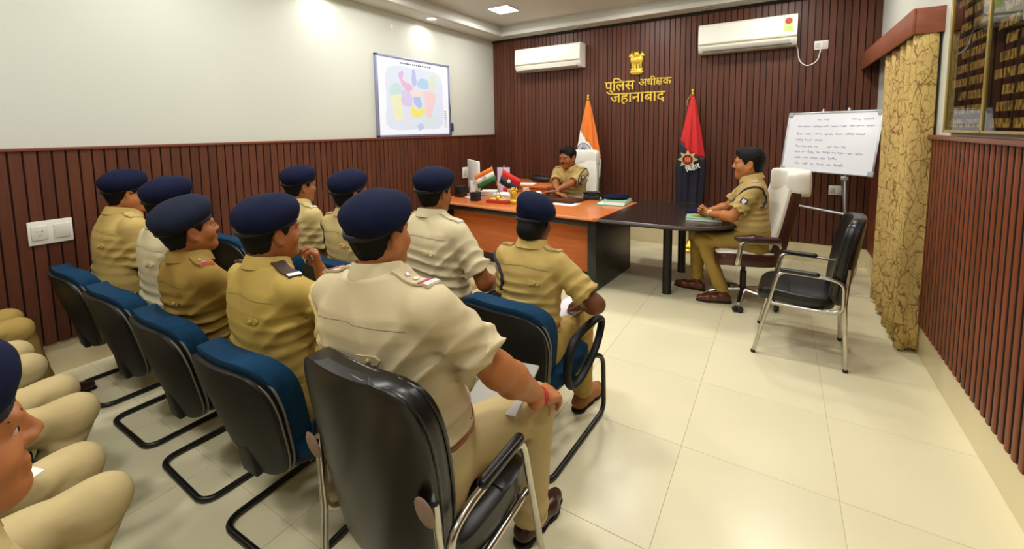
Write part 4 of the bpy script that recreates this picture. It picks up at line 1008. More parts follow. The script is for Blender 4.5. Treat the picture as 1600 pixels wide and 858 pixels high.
def executive_chair(towel_back, leather, back_h=1.32):
    """high-back swivel chair, facing +y"""
    e = empty('executive_chair')
    w = lambda v: .235 + .03*math.sin(PI*v) - .035*v
    yc = lambda u, v: -.235 - .16*v**1.1 + .04*u*u
    z0, z1 = .46, back_h
    pad(w, z0, z1, lambda u, v: yc(u, v), .12, puff=.15, nv=22).build('backrest', leather, e, angle=50)
    for xx in (-.09, .09):
        MB().tube([(xx, yc(xx/.25, v) - .066 + .0, z0 + (z1 - z0)*v) for v in np.linspace(.1, .9, 12)], .006, 6).build('back_seam', leather, e)
    if towel_back:   # towel hangs over the top, down the whole front and a little behind; a second towel wraps the head
        pad(lambda v: w(v) + .006, z0 + .06, z1 + .012, lambda u, v: yc(u, v) + .045, .055, puff=.2, nv=22).build('towel', m_towel, e, angle=60)
        hw = pad(lambda v: .225, z1 - .2, z1 + .035, lambda u, v: yc(u, .93) + .0 + .012*math.sin(3*u), .185, puff=.12); hw.build('head_towel', m_towel, e, angle=60)
        MB().tube([(-.235, yc(-1, .8) + .05, z1 - .205), (0, yc(0, .8) + .083, z1 - .21), (.235, yc(1, .8) + .05, z1 - .205)], .008, 8).build('towel_hem', m_towel, e)
        fl = MB().raw([(.20, yc(1, .85) - .09, z1 - .06), (.235, yc(1, .85) - .115, z1 - .24), (.238, yc(1, .85) - .03, z1 - .26), (.23, yc(1, .85) + .0, z1 - .06), (.212, yc(1, .85) - .09, z1 - .06), (.247, yc(1, .85) - .115, z1 - .24), (.250, yc(1, .85) - .03, z1 - .26), (.242, yc(1, .85), z1 - .06)],
                      [(0, 1, 2, 3), (7, 6, 5, 4), (0, 4, 5, 1), (1, 5, 6, 2), (2, 6, 7, 3), (3, 7, 4, 0)]); fl.build('towel_flap', m_towel, e, smooth=False)
    sm = pad(lambda v: .255 + .015*math.sin(PI*v), -.24, .27, lambda u, v: 0, .115, puff=.2); sm.v = [(x, z, .47 + y - .03*max(0, (z - .17)/.1)**2) for x, y, z in sm.v]; sm.build('seat', leather, e, angle=50)
    if towel_back:
        st = pad(lambda v: .245, -.23, .262, lambda u, v: 0, .03, puff=.2); st.v = [(x, z, .525 + y - .03*max(0, (z - .17)/.1)**2) for x, y, z in st.v]; st.build('seat_towel', m_towel, e, angle=50)
    for sd in (-1, 1):
        x = sd*.31
        MB().tube(arc([(sd*.24, .1, .43), (x, .12, .43), (x, .09, .655), (x, -.2, .66), (sd*.25, -.23, .60)], .06, 6), .0125, 8, flat=(1.6, .8)).build('arm_bar', m_chrome, e)
        g = Grid((x - .07, -.26, .62), (x + .07, .2, .74), .008); g.chain([(x, -.19, .675), (x, 0, .688), (x, .12, .678)], [.024, .03, .026], .015); g.ell((x, -.03, .68), (.04, .18, .022), .02); soft('arm_pad', g, leather, e)
    MB().lathe([(.028, .12), (.028, .30), (.019, .30), (.019, .40), (.09, .40), (.09, .415)], n=16).build('gas_lift', m_black, e)
    MB().box((-.14, -.14, .40), (.14, .16, .425), .006).build('tilt_plate', m_black, e)
    for i in range(5):
        a = 2*PI*i/5 + .3; c, s_ = math.cos(a), math.sin(a)
        sp = MB().tube([(c*.03, s_*.03, .125), (c*.17, s_*.17, .11), (c*.29, s_*.29, .082)], [.026, .022, .016], 8, flat=(1, .8)).build('base_spoke', m_chrome, e)
        MB().lathe([(.0, -.012), (.026, -.012), (.03, -.006), (.03, .006), (.026, .012), (0, .012)], (c*.295 - s_*.014, s_*.295 + c*.014, .031), 14, RZ(a + .5) @ RY(PI/2)).build('caster_wheel', m_black, sp)
        MB().lathe([(.0, -.012), (.026, -.012), (.03, -.006), (.03, .006), (.026, .012), (0, .012)], (c*.295 + s_*.02, s_*.295 - c*.02, .031), 14, RZ(a + .5) @ RY(PI/2)).build('caster_wheel', m_black, sp)
    return e
# ------------------------------------------------------------------ audience chairs and the people on them
R1, R2, R0 = 1.05, 1.94, -.01
cc0 = cantilever_chair()
CH = [((-3.66, R1), 'blue and black visitor chair under the officer nearest the left wall', 0), ((-3.0, R1), 'blue and black visitor chair second from the left wall, in the middle row', 1),
      ((-2.35, R1), 'blue and black visitor chair third from the left wall, in the middle row', -1), ((-1.71, R1), 'blue and black visitor chair in the middle row, beside the black chrome chair', 2),
      ((-3.70, R2), 'empty blue visitor chair in the front row against the left panelling', 2), ((-3.04, R2), 'blue visitor chair of the mustached officer in the front row', 0), ((-2.385, R2), 'blue visitor chair seen between the two nearest berets, front row', -2),
      ((-1.73, R2), 'blue visitor chair of the front row officer closest to the orange desk', 1), ((-1.075, R2), 'blue visitor chair with black loop armrest at the right end of the front row', -3),
      ((-3.80, R0 + .15), 'visitor chair at the wall end of the back row', 0), ((-3.14, R0 + .08), 'visitor chair second from the wall in the back row', 1), ((-2.49, R0 + .09), 'visitor chair in the middle of the back row', 0), ((-1.84, R0), 'visitor chair of the nearest knees in the back row', 0), ((-.98, .03), 'visitor chair at the near end of the back row', 0)]
for i, ((x, y), lab, rz) in enumerate(CH):
    c = cc0 if i == 0 else copy_tree(cc0)
    c.location = (x, y, 0); c.rotation_euler = (0, 0, math.radians(rz)); tag(c, lab, 'chair', 'blue and black cantilever visitor chairs')
    if i >= 9:
        for ch in list(c.children):
            if ch.name.startswith('arm'): bpy.data.objects.remove(ch)
k0 = chrome_chair(); k0.location = (-.96, 1.02, 0); tag(k0, 'black leatherette chrome armchair in the foreground under the nearest officer', 'chair', 'black chrome armchairs')
k1 = copy_tree(k0); k1.location = (.17, 3.775, 0); k1.rotation_euler = (0, 0, math.radians(88)); tag(k1, 'empty black leatherette chrome armchair standing beside the curtain', 'chair', 'black chrome armchairs')

lap = dict(wr=(.10, .24, .66), wl=(-.10, .24, .66))
# middle row, from the left wall to the near end
P1 = person('stout person with glasses, navy beret and khaki shirt nearest the left wall', (-3.66, R1, 0), 0, top=1.43, py=-.04, lean=4, hp=2, fat=1.1, shirt=SH_GOLD, skin=SKIN_A, seed=1, belt=False, wide=1.04, ep='plain', hair='short', **lap)
P2 = person('person in cream shirt and navy beret half hidden behind the grey-navy beret', (-2.98, R1 + .02, 0), 0, top=1.415, py=-.05, lean=2, hp=4, shirt=SH_CREAM, skin=SKIN_C, seed=2, belt=False, beret_tilt=(.1, .25), **lap)
P3 = person('person in olive khaki shirt with two-star red-tipped epaulettes and greyish navy beret', (-2.35, R1, 0), 0, top=1.365, py=-.12, lean=-3, hy=-6, hp=-8, shirt=SH_OLV, skin=SKIN_B, seed=3, belt=False, folds=1.5, ep='stars2', beret_m=m_beret2, beret_tilt=(.2, .22), trouser=TR_OLV, **lap)
P4 = person('person in yellowish khaki shirt holding one hand to the chin', (-1.76, R1, 0), 0, top=1.408, py=-.12, lean=2, hy=-4, hp=0, shirt=SH_YEL, skin=SKIN_B, seed=4, belt=False, folds=1.5, ep='dark', wr=(.05, .085, 1.035), pr=(.6, .5, -.7), wl=(-.10, .24, .66), hand_r=dict(dir=(-.25, -.05, .95), palm=(-.5, -.8, .1), curl=1.0, h=.0042), trouser=TR_OLV)
P5 = person('large person in pale khaki shirt on the black chrome chair, red thread on wrist', (-1.04, 1.05, 0), 0, top=1.465, py=-.10, lean=-1, tilt=-4, hy=2, hp=-2, fat=.75, wide=1.08, shirt=SH_PALE, skin=SKIN_A, trouser=TR_PALE, seed=5, res=.0065, hres=.0048, ep='ribbon', cord=(-1, m_khcord, .008), folds=1.5, hs=.97, sleeve=.66, armg=1.16, legg=1.2, knees=((.235, .38, .55), (-.16, .38, .55)), ankles=((.225, .36, .09), (-.16, .36, .09)),
            wr=(.335, .32, .625), pr=(.75, -.5, -.5), hand_r=dict(dir=(-.02, 1, -.3), palm=(-.35, -.25, -1), curl=[.5, .55, .62, .75], thumb=.3, spread=.1, sc=1.12, h=.0036), wl=(-.16, .28, .68))
# front row
P6 = person('mustached person in khaki shirt in the front row, face in profile', (-3.04, R2, 0), 0, top=1.415, py=-.06, lean=0, hy=-6, hp=2, shirt=SH_SAND, skin=SKIN_B, seed=6, mous=True, **lap)
P7 = person('person in khaki shirt with dark shoulder cord, front row behind the nearest beret', (-2.385, R2, 0), 0, top=1.41, py=-.10, lean=-2, hy=-8, shirt=SH_SAND, skin=SKIN_B, seed=7, cord=(-1, m_navycord, .007), **lap)
P8 = person('broad person in cream khaki shirt sitting closest to the orange desk front', (-1.73, R2, 0), 0, top=1.445, py=-.06, lean=2, hy=0, hp=3, fat=.5, shirt=SH_CREAM, skin=SKIN_B, seed=8, folds=1.3, wide=1.05, wr=(.24, .25, .70), wl=(-.1, .24, .66))
P9 = person('person with drooping navy beret and gathered dark hair in the blue armchair', (-1.075, R2, 0), 0, top=1.318, py=-.06, lean=6, hy=6, hp=8, shirt=SH_GOLD, trouser=TR_GOLD, skin=SKIN_C, seed=9, wide=.94, hs=1.0, bun=True, beret_tilt=(.5, .05), cord=(-1, m_navycord, .009), wr=(.2, .2, .685), pr=(.9, -.3, -.3), wl=(-.08, .24, .62), shoes=m_tan, res=.0075, hand_r=dict(dir=(-.7, .6, -.2)))
lap0 = dict(wr=(.08, .07, .70), wl=(-.08, .07, .70))
# back row
PA = person('person at the wall end of the back row, only khaki knees showing', (-3.80, R0 + .15, 0), 0, top=1.4, shirt=SH_SAND, trouser=TR_GOLD, seed=10, ankles=((.02, .48, .09), (-.12, .30, .09)), foot_dir=((.05, 1, 0), (0, 1, 0)), **lap0)
PB = person('person second from the wall in the back row, only pale knees showing', (-3.14, R0 + .11, 0), 0, top=1.4, py=-.12, shirt=SH_SAND, trouser=TR_PALE, seed=11, ankles=((.125, .2, .09), (-.125, .2, .09)), **lap0)
PC = person('person in the middle of the back row with pale khaki trousers', (-2.49, R0 + .09, 0), 0, top=1.4, shirt=SH_PALE, trouser=TR_PALE, seed=12, ankles=((.125, .2, .09), (-.125, .2, .09)), **lap0)
PD = person('person in the back row with the nearest khaki knees, hands in lap', (-1.84, R0, 0), 0, top=1.4, shirt=SH_SAND, trouser=TR_PALE, seed=13, ankles=((.125, .18, .09), (-.125, .2, .09)), res=.0075, wr=(.02, .09, .70), wl=(-.10, .10, .70), hand_r=dict(h=.0042))
PE = person('person at the left edge in navy beret, face in profile close to the camera', (-.98, .060, 0), 0, top=1.375, py=-.05, lean=2, hy=2, hp=-2, shirt=SH_SAND, trouser=TR_PALE, skin=SKIN_A, seed=14, hres=.0042, res=.0075, beret_tilt=(.2, .2), wr=(.06, .14, .66), wl=(-.10, .14, .66), knees=((.07, .33, .52), (-.13, .31, .52)), ankles=((.07, .30, .09), (-.12, .28, .09)))
# ------------------------------------------------------------------ desk, side credenza, extension table
m_cherry = mat('orange_cherry_laminate', rgb(208, 118, 60), .28, grain=(3, 26, 26, .16), coat=.2); m_cherry2 = mat('orange_cherry_panel', rgb(198, 102, 44), .35, grain=(2.2, 20, 20, .18))
m_blacklam = mat('black_laminate', rgb(28, 27, 27), .35, var=(10, .1)); m_espresso = mat('espresso_table_top', rgb(36, 26, 24), .22, grain=(5, 40, 40, .3), coat=.25)
dk = empty('office_desk', (-1.50, 3.985, 0), math.radians(-4.2)); tag(dk, 'large orange cherry office desk with black edge and end panel', 'desk')
top = [(-2.28, .0), (-1.0, -.035), (-.04, 0), (0, .04), (0, 1.13), (-2.28, 1.13)]
MB().prism(top, .735, .765).build('desktop', m_cherry, dk, angle=30)
MB().tube([(-2.28, .0, .75), (-1.0, -.035, .75), (-.04, 0, .75)], .015, 8).build('front_edge', mat('cherry_edge', rgb(206, 122, 70), .3, grain=(3, 26, 26, .12)), dk)
MB().box((-2.26, .05, .66), (-.04, .09, .735), .003).build('apron', m_blacklam, dk)
MB().box((-2.24, .25, .12), (-.10, .275, .70), .003).build('modesty_panel', m_cherry2, dk)
MB().box((-2.24, .255, .02), (-.10, .272, .12), .003).build('plinth', m_blacklam, dk)
MB().box((-.13, .05, 0), (-.035, 1.0, .735), .006).build('end_panel', m_blacklam, dk)
MB().box((-2.26, .1, 0), (-2.17, 1.0, .735), .006).build('end_panel', m_blacklam, dk)
cz = empty('side_credenza', (-3.05, 5.75, 0)); tag(cz, 'orange side credenza behind the desk against the back wall', 'cabinet')
MB().box((-.58, -.36, .81), (.28, .40, .84), .004).build('top', m_cherry, cz); MB().box((-.56, -.34, .06), (.26, .38, .81), .003).build('body', m_cherry2, cz); MB().box((-.54, -.30, 0), (.24, .36, .06)).build('plinth', m_blacklam, cz, smooth=False)
for q in (-.15, .125): MB().box((q - .005 - .125, -.352, .1), (q + .12, -.34, .78), .002).build('door', m_cherry2, cz)
tb = empty('extension_table', (-1.495, 4.02, 0)); tag(tb, 'black half-oval extension table joined to the right end of the desk', 'table')
pts = [(0, 0), (.62, .02)]
for k in range(1, 16):
    a = -PI/2 + PI*k/16; pts.append((.62 + .66*math.cos(a), .69 + .67*math.sin(a)))
pts += [(.62, 1.37), (0, 1.37)]
MB().prism(pts, .728, .76).build('tabletop', m_espresso, tb, angle=30)
MB().tube([(x, y, .744) for x, y in pts], .017, 8).build('edge_band', mat('grey_black_edge', rgb(62, 60, 60), .3), tb)
MB().prism([(x*.97 + .015, .02 + y*.97) for x, y in pts], .714, .728).build('underframe', m_blacklam, tb, angle=30)
for x, y in ((.585, .35), (.585, 1.1)): MB().lathe([(.0, 0), (.046, 0), (.046, .005), (.043, .01), (.043, .70), (0, .70)], (x, y, 0), 22).build('leg', m_blacklam, tb)

# ------------------------------------------------------------------ the two officers at the table
xo = executive_chair(True, m_brown, 1.23); xo.location = (-.25, 4.5, 0); xo.rotation_euler = (0, 0, math.radians(106)); tag(xo, 'brown leather executive chair with white towels under the officer at the right', 'chair')
xs_ = executive_chair(True, mat('white_leatherette', rgb(232, 230, 222), .4, var=(6, .02)), 1.31); xs_.location = (-2.41, 5.5, 0); xs_.rotation_euler = (0, 0, PI); tag(xs_, 'high white executive chair behind the officer at the desk', 'chair')
PO = person('mustached bareheaded officer with clasped hands at the black table', (-.265, 4.48, 0), 98, top=1.472, zs=.53, py=-.08, lean=4, hy=-4, hp=2, hs=1.18, wide=1.12, belt=False, shirt=SH_OFF, trouser=TR_OLV, skin=SKIN_A, seed=20, beret=False, hair='full', mous=True, res=.0075, fat=.35, shoes=m_shoe,
            wr=(.07, .30, .835), wl=(-.05, .29, .835), pr=(1, -.3, -.6), pl=(-1, -.3, -.6), hand_r=dict(dir=(-.55, .7, .35), palm=(-1, -.3, .1), curl=.75, h=.0042), hand_l=dict(dir=(.5, .75, .3), palm=(1, -.3, .1), curl=.7, h=.0042),
            knees=((.17, .39, .60), (-.09, .345, .60)), ankles=((.2, .38, .12), (-.07, .16, .12)), foot_dir=((.25, 1, 0), (-.15, 1, 0)), cord=(-1, m_navycord, .008), tab=False, yoke=False)
watch(PO, -1, mat('pale_gold_bracelet', rgb(220, 200, 150), .3, metal=.7), mat('white_dial', rgb(238, 232, 214), .3), .92, (-.4, -.2, 1))
ring_at(PO, 1, mat('gold_bracelet', rgb(214, 176, 90), .3, metal=.8), 'bracelet', .031, .003, .90)
PS = person('mustached bareheaded officer leaning on the desk with folded forearms', (-2.42, 5.5, 0), 180, top=1.43, zs=.52, py=.0, lean=14, hy=-16, hp=8, hs=1.2, wide=1.14, shirt=SH_OFF, trouser=TR_OLV, skin=SKIN_B, seed=21, beret=False, hair='full', mous=True, res=.0075,
            wr=(-.03, .555, .82), wl=(.05, .575, .835), pr=(1, .1, -.7), pl=(-1, .1, -.7), hand_r=dict(dir=(-.9, .35, -.05), palm=(0, 0, -1), curl=.4, h=.0045), hand_l=dict(dir=(.9, .3, -.05), palm=(0, 0, -1), curl=.4, h=.0045), cord=(-1, m_navycord, .007), tab=False, yoke=False)
watch(PS, -1, mat('steel_bracelet', rgb(120, 112, 104), .3, metal=.7), mat('dark_dial', rgb(40, 34, 30), .3), .93, (0, .5, 1))
m_badge = mat('navy_badge', rgb(40, 50, 80), .5); m_badgew = mat('white_badge', rgb(220, 224, 214), .5); m_plate = mat('dark_name_plate', rgb(60, 50, 44), .4)
def sleeve_badge(info, sd, frac=.42):
    El = info['arms'][sd][0]; S_ = info['sh'][sd]; c = S_ + (El - S_)*frac; out = np.array((sd*1.0, .25, .1)); q = info['g'].hit(c + out*.16, -out, .3, .001)
    if q is None: return
    o = Vector(out).normalized(); u = Vector((S_ - El)); u = (u - o*u.dot(o)).normalized(); l = u.cross(o)
    shp = [(-.026, .03), (.026, .03), (.03, -.005), (.018, -.03), (0, -.038), (-.018, -.03), (-.03, -.005)]
    V_ = [q + l*x + u*y for x, y in shp] + [q + l*x + u*y + o*.004 for x, y in shp]; k_ = 7
    bd_ = MB().raw(V_, [tuple(range(k_-1, -1, -1)), tuple(range(k_, 2*k_))] + [(i, (i+1) % k_, (i+1) % k_ + k_, i + k_) for i in range(k_)]).build('sleeve_badge', m_badge, info['body'], smooth=False)
    V2 = [q + l*x*.6 + u*(y*.55 + .004) + o*.004 for x, y in shp] + [q + l*x*.6 + u*(y*.55 + .004) + o*.006 for x, y in shp]
    MB().raw(V2, [tuple(range(k_-1, -1, -1)), tuple(range(k_, 2*k_))] + [(i, (i+1) % k_, (i+1) % k_ + k_, i + k_) for i in range(k_)]).build('badge_device', m_badgew, bd_, smooth=False)
def front_bits(info):
    fr_ = info['Tn'][:, 1]; g = info['g']; b = info['body']
    def chest(x, z): return g.hit(info['W']((x, .34, z)), -fr_, .5, .001)
    q = chest(.085, .335)
    if q: MB().box((-.034, -.003, -.009), (.034, .003, .009), .002, R=Matrix(info['Tn'])).build('name_plate', m_plate, b, loc=q)
    for sd in (-1, 1):
        c = [chest(sd*.085 + dx, .30 + dz) for dx, dz in ((-.05, 0), (.05, 0), (.05, -.022), (0, -.04), (-.05, -.022))]
        if all(c): n_ = Vector(fr_)*.003; MB().raw([p + n_ for p in c] + [p - n_ for p in c], [(0, 1, 2, 3, 4), (9, 8, 7, 6, 5)] + [(i, (i+1) % 5, (i+1) % 5 + 5, i + 5) for i in range(5)]).build('pocket_flap', SH_OFF, b, smooth=False)
    pl_ = [chest(0, z) for z in np.linspace(.12, .43, 10)]
    if all(pl_): MB().tube(pl_, .004, 6, flat=(3, .8)).build('shirt_placket', SH_OFF, b)
for inf in (PO, PS): front_bits(inf); sleeve_badge(inf, -1)
ph = chr(0)
# details on the audience
ring_at(P5, 1, m_redthread, 'red_thread', .0325, .0032, .955); ring_at(P5, 1, m_redthread, 'red_thread', .034, .0026, .925); ring_at(P5, 1, mat('bead_bracelet', rgb(90, 50, 30), .5), 'bracelet', .033, .0028, .975)
El, Wr = P5['arms'][1]; w0 = Vector(Wr)*.95 + Vector(El)*.05
MB().tube(catmull([w0 + Vector((.03, -.01, -.005)), w0 + Vector((.04, .0, -.03)), w0 + Vector((.036, .005, -.065))], 4), .0022, 6).build('thread_end', m_redthread, P5['body'])
hw = Vector(Wr) + (Vector(Wr) - Vector(El)).normalized()*.02
hd_dir = Vector((-.02, 1, -.3)).normalized(); hc = Vector(Wr) + hd_dir*.112 + Vector((.014, 0, -.01)); e1 = Vector((1, .2, 0)).normalized(); e2 = Vector((0, 0, 1))
MB().tube([hc + (e1*math.cos(a) + e2*math.sin(a))*.0115 for a in np.linspace(0, 2*PI, 14, endpoint=False)], .0022, 6, closed=True).build('finger_ring', m_gold, P5['body'])
# glasses of the stout officer
gl = MB()
for sd in (-1, 1):
    gl.tube([P1['HW']((sd*.032 + .024*math.cos(a), .102 - .008*abs(math.cos(a)), .002 + .018*math.sin(a))) for a in np.linspace(0, 2*PI, 18, endpoint=False)], .0022, 6, closed=True)
    gl.tube([P1['HW']((sd*.056, .094, .006)), P1['HW']((sd*.078, .04, .01)), P1['HW']((sd*.084, -.012, .006))], .0024, 6)
gl.tube([P1['HW']((-.008, .104, .006)), P1['HW']((.008, .104, .006))], .002, 6)
gl.build('eyeglasses', mat('dark_glasses_frame', rgb(30, 26, 26), .3), P1['body'])

# ------------------------------------------------------------------ flags on stands
m_saff = mat('saffron_cloth', rgb(232, 120, 24), .6, var=(8, .05), sheen=.2); m_wht = mat('white_cloth', rgb(232, 232, 226), .6, var=(8, .03), sheen=.2); m_grn = mat('green_cloth', rgb(24, 110, 60), .6, var=(8, .05)); m_redc = mat('scarlet_cloth', rgb(206, 16, 22), .55, var=(8, .05), sheen=.2); m_navyc = mat('dark_navy_cloth', rgb(20, 22, 42), .6, var=(8, .08)); m_wood = mat('pole_wood', rgb(120, 74, 40), .4, grain=(30, 30, 3, .2))
def flag_stand(name, x, y, ztop, zbot, wid, label, split, mats_, off=0.0):
    e = empty(name, (x, y, 0)); 
    MB().lathe([(.0, 0), (.13, 0), (.135, .02), (.12, .045), (.085, .06), (.075, .085), (.05, .1), (.03, .13), (.02, .14), (0, .14)], n=28).build('stand_base', m_gold, e)
    MB().lathe([(.0, .12), (.013, .12), (.013, ztop - .06), (0, ztop - .06)], n=12).build('pole', m_wood, e)
    MB().lathe([(.0, ztop - .07), (.022, ztop - .07), (.024, ztop - .05), (.014, ztop - .04), (.012, ztop - .02), (.02, ztop - .01), (.016, ztop + .012), (.005, ztop + .02), (0, ztop + .02)], n=16).build('finial', m_gold, e)
    nu, nv = 56, 40; V = []; F = {k: [] for k in range(len(mats_))}
    z1 = ztop - .07
    for j in range(nv + 1):
        v = j/nv; z = z1 - (z1 - zbot)*v; r = .018 + (wid - .018)*min(1, v*1.55)**.85*(1 - .12*max(0, v - .6)/.4)
        for i in range(nu):
            a = 2*PI*i/nu; pl_ = 1 + .20*min(1, v*3)*math.sin(7*a + .6 + 1.5*v) + .08*math.sin(3*a + 2)
            V.append((r*pl_*math.cos(a) + off*v, .62*r*pl_*math.sin(a), z + .02*math.sin(5*a)*v))
    for j in range(nv):
        for i in range(nu):
            k = split((i + .5)/nu*2*PI, (j + .5)/nv, V[j*nu + i][0]); F[k].append((j*nu + i, j*nu + (i+1) % nu, (j+1)*nu + (i+1) % nu, (j+1)*nu + i))
    for k, (nm, m_) in enumerate(mats_):
        idx = sorted({i for f in F[k] for i in f}); mp = {i: n_ for n_, i in enumerate(idx)}
        if idx:
            o = obj_from(nm, [V[i] for i in idx], [tuple(mp[i] for i in f) for f in F[k]], m_, e, angle=0); so_ = o.modifiers.new('cloth_thickness', 'SOLIDIFY'); so_.thickness = .003
    tag(e, label, 'flag'); return e
ind = flag_stand('national_flag', -2.41, 6.02, 2.13, .75, .16, 'saffron, white and green flag on a gold stand behind the white chair',
    lambda a, v, x: 0 if 2.06 - 1.31*v > 1.60 - (x + .085)*1.38 else (1 if 2.06 - 1.31*v > 1.12 - x*1.0 else 2), [('saffron_band', m_saff), ('white_band', m_wht), ('green_band', m_grn)])
wheel = MB(); cxx, czz = -.02, 1.335
wheel.tube([(cxx + .105*math.cos(a), -.135 + .25*abs(.105*math.cos(a)), czz + .105*math.sin(a)) for a in np.linspace(0, 2*PI, 32, endpoint=False)], .005, 6, closed=True)
for k in range(24):
    a = 2*PI*k/24; wheel.tube([(cxx + .02*math.cos(a), -.137, czz + .02*math.sin(a)), (cxx + .1*math.cos(a), -.135 + .25*abs(.1*math.cos(a)), czz + .1*math.sin(a))], .003, 5)
wheel.build('wheel_emblem', mat('navy_print', rgb(30, 36, 90), .6), ind)
pol = flag_stand('police_flag', -.985, 6.06, 2.125, .62, .155, 'red over dark navy flag with a gold star badge, on a gold stand',
    lambda a, v, x: 0 if v < .535 + .9*min(0, x) + .1*x else 1, [('red_band', m_redc), ('navy_band', m_navyc)], off=-.02)
st = []; 
for k in range(16):
    a = PI/2 + PI*k/8; r_ = .125 if k % 2 == 0 else .075; st.append((-.02 + r_*math.cos(a), 1.235 + r_*math.sin(a)))
yb_ = -.135
MB().prism(st, yb_ - .006, yb_, 'y').build('star_badge', mat('pale_gold_print', rgb(196, 180, 116), .6), pol, smooth=False)
MB().tube([(-.02 + .055*math.cos(a), yb_ - .007, 1.235 + .055*math.sin(a)) for a in np.linspace(0, 2*PI, 24, endpoint=False)], .008, 6, closed=True).build('badge_ring', m_navyc, pol)
MB().prism([(-.02 + .047*math.cos(a), 1.235 + .047*math.sin(a)) for a in np.linspace(0, 2*PI, 20, endpoint=False)], yb_ - .010, yb_ - .004, 'y').build('badge_disc', m_redc, pol, smooth=False)
for q in (-.022, 0, .022): MB().box((-.02 + q - .005, yb_ - .014, 1.21), (-.02 + q + .005, yb_ - .009, 1.258)).build('badge_pillar', mat('pale_gold_print', rgb(196, 180, 116), .6), pol, smooth=False)
text_mesh('flag_lettering', 'िबहार', .085, .002, m_wht, pol, (-.025, yb_ - .012, 1.075), (PI/2, math.radians(-22), 0), bold=.002)
tas = MB().tube(catmull([(-.02, -.03, 2.06), (-.05, -.05, 2.0), (-.055, -.05, 1.93)], 5), .006, 6).build('gold_tassel', m_gold, pol)

# ------------------------------------------------------------------ whiteboard on easel
m_wbs = mat('whiteboard_enamel', rgb(226, 228, 236), .2, var=(3, .02), spec=.5); m_alu = mat('aluminium', rgb(176, 180, 184), .3, metal=.8, var=(30, .06)); m_ink = mat('blue_marker_ink', rgb(96, 104, 176), .6)
yaw, tl = -.6, .197
rt = Vector((math.cos(yaw), math.sin(yaw), 0)); nn = Vector((-math.sin(yaw), math.cos(yaw), 0)); upb = Vector((0, 0, 1))*math.cos(tl) + nn*math.sin(tl); fw = upb.cross(rt)*1.0; fw = rt.cross(upb)
wb_ = empty('whiteboard'); wb_.matrix_world = Matrix((rt, upb.cross(rt), upb)).transposed().to_4x4(); wb_.location = (.422, 5.5, 1.474)
# local axes: x along the board, y into the wall, z up the board
BW, BH = .4375, .31
MB().box((-BW, -.008, -BH), (BW, .008, BH)).build('writing_surface', m_wbs, wb_, smooth=False)
fr = MB()
for a, b in (((-BW - .012, -.014, -BH - .012), (BW + .012, .012, -BH + .006)), ((-BW - .012, -.014, BH - .006), (BW + .012, .012, BH + .012)), ((-BW - .012, -.014, -BH), (-BW + .006, .012, BH)), ((BW - .006, -.014, -BH), (BW + .012, .012, BH))): fr.box(a, b, .003)
fr.build('frame', m_alu, wb_)
for sx in (-1, 1):
    for sz in (-1, 1): MB().box((sx*(BW - .012) - .026, -.018, sz*(BH - .012) - .026), (sx*(BW - .012) + .026, .014, sz*(BH - .012) + .026), .008).build('corner_cap', mat('grey_corner_plastic', rgb(160, 162, 168), .5), wb_)
def scribble(x0, x1, z, seed, amp=.011):
    rnd = random.Random(seed); mb = MB(); x = x0
    while x < x1:
        wl_ = rnd.uniform(.03, .085); n_ = int(wl_/.006); P_ = []
        for i in range(n_ + 1): P_.append((x + wl_*i/n_, -.0092, z + amp*math.sin(i*1.9 + rnd.uniform(-.6, .6))*rnd.uniform(.4, 1.2) + (rnd.random() < .1)*amp))
        mb.tube(P_, .0018, 4, caps=False); x += wl_ + rnd.uniform(.014, .03)
    mb.build('handwritten_line', m_ink, wb_)
scribble(-.14, -.02, .235, 1); scribble(.18, .30, .235, 2); scribble(-.33, .14, .165, 3); scribble(.18, .36, .17, 4); scribble(-.33, .30, .085, 5); scribble(-.33, -.12, .02, 6); scribble(-.32, -.08, -.05, 7); scribble(.0, .15, -.05, 8); scribble(-.32, .32, -.11, 9); scribble(-.31, .12, -.17, 10); scribble(-.30, .18, -.235, 11)
es = empty('easel_stand', (.422, 5.5, 0)); tag(wb_, 'white marker board with blue handwriting, propped on the easel', 'whiteboard'); tag(es, 'grey metal easel legs under the white marker board', 'easel')
def ep_(a, d, z): p = rt*a + nn*d; return (p.x, p.y, z)
for sx in (-1, 1):
    MB().tube([ep_(sx*.34, -.20, .01), ep_(sx*.2, -.045, 1.13), ep_(sx*.12, .11, 1.82)], .014, 8, flat=(1.3, 1)).build('front_leg', m_alu, es)
    MB().box(Vector(ep_(sx*.2, -.06, 1.125)) - Vector((.03, .03, .02)), Vector(ep_(sx*.2, -.06, 1.125)) + Vector((.03, .03, .02)), .006).build('board_clamp', m_alu, es)
MB().tube([ep_(0, .50, .01), ep_(0, .13, 1.78)], .014, 8).build('rear_leg', m_alu, es)
MB().tube([ep_(-.26, -.12, .80), ep_(.25, -.12, .78)], .012, 8).build('cross_brace', m_alu, es)

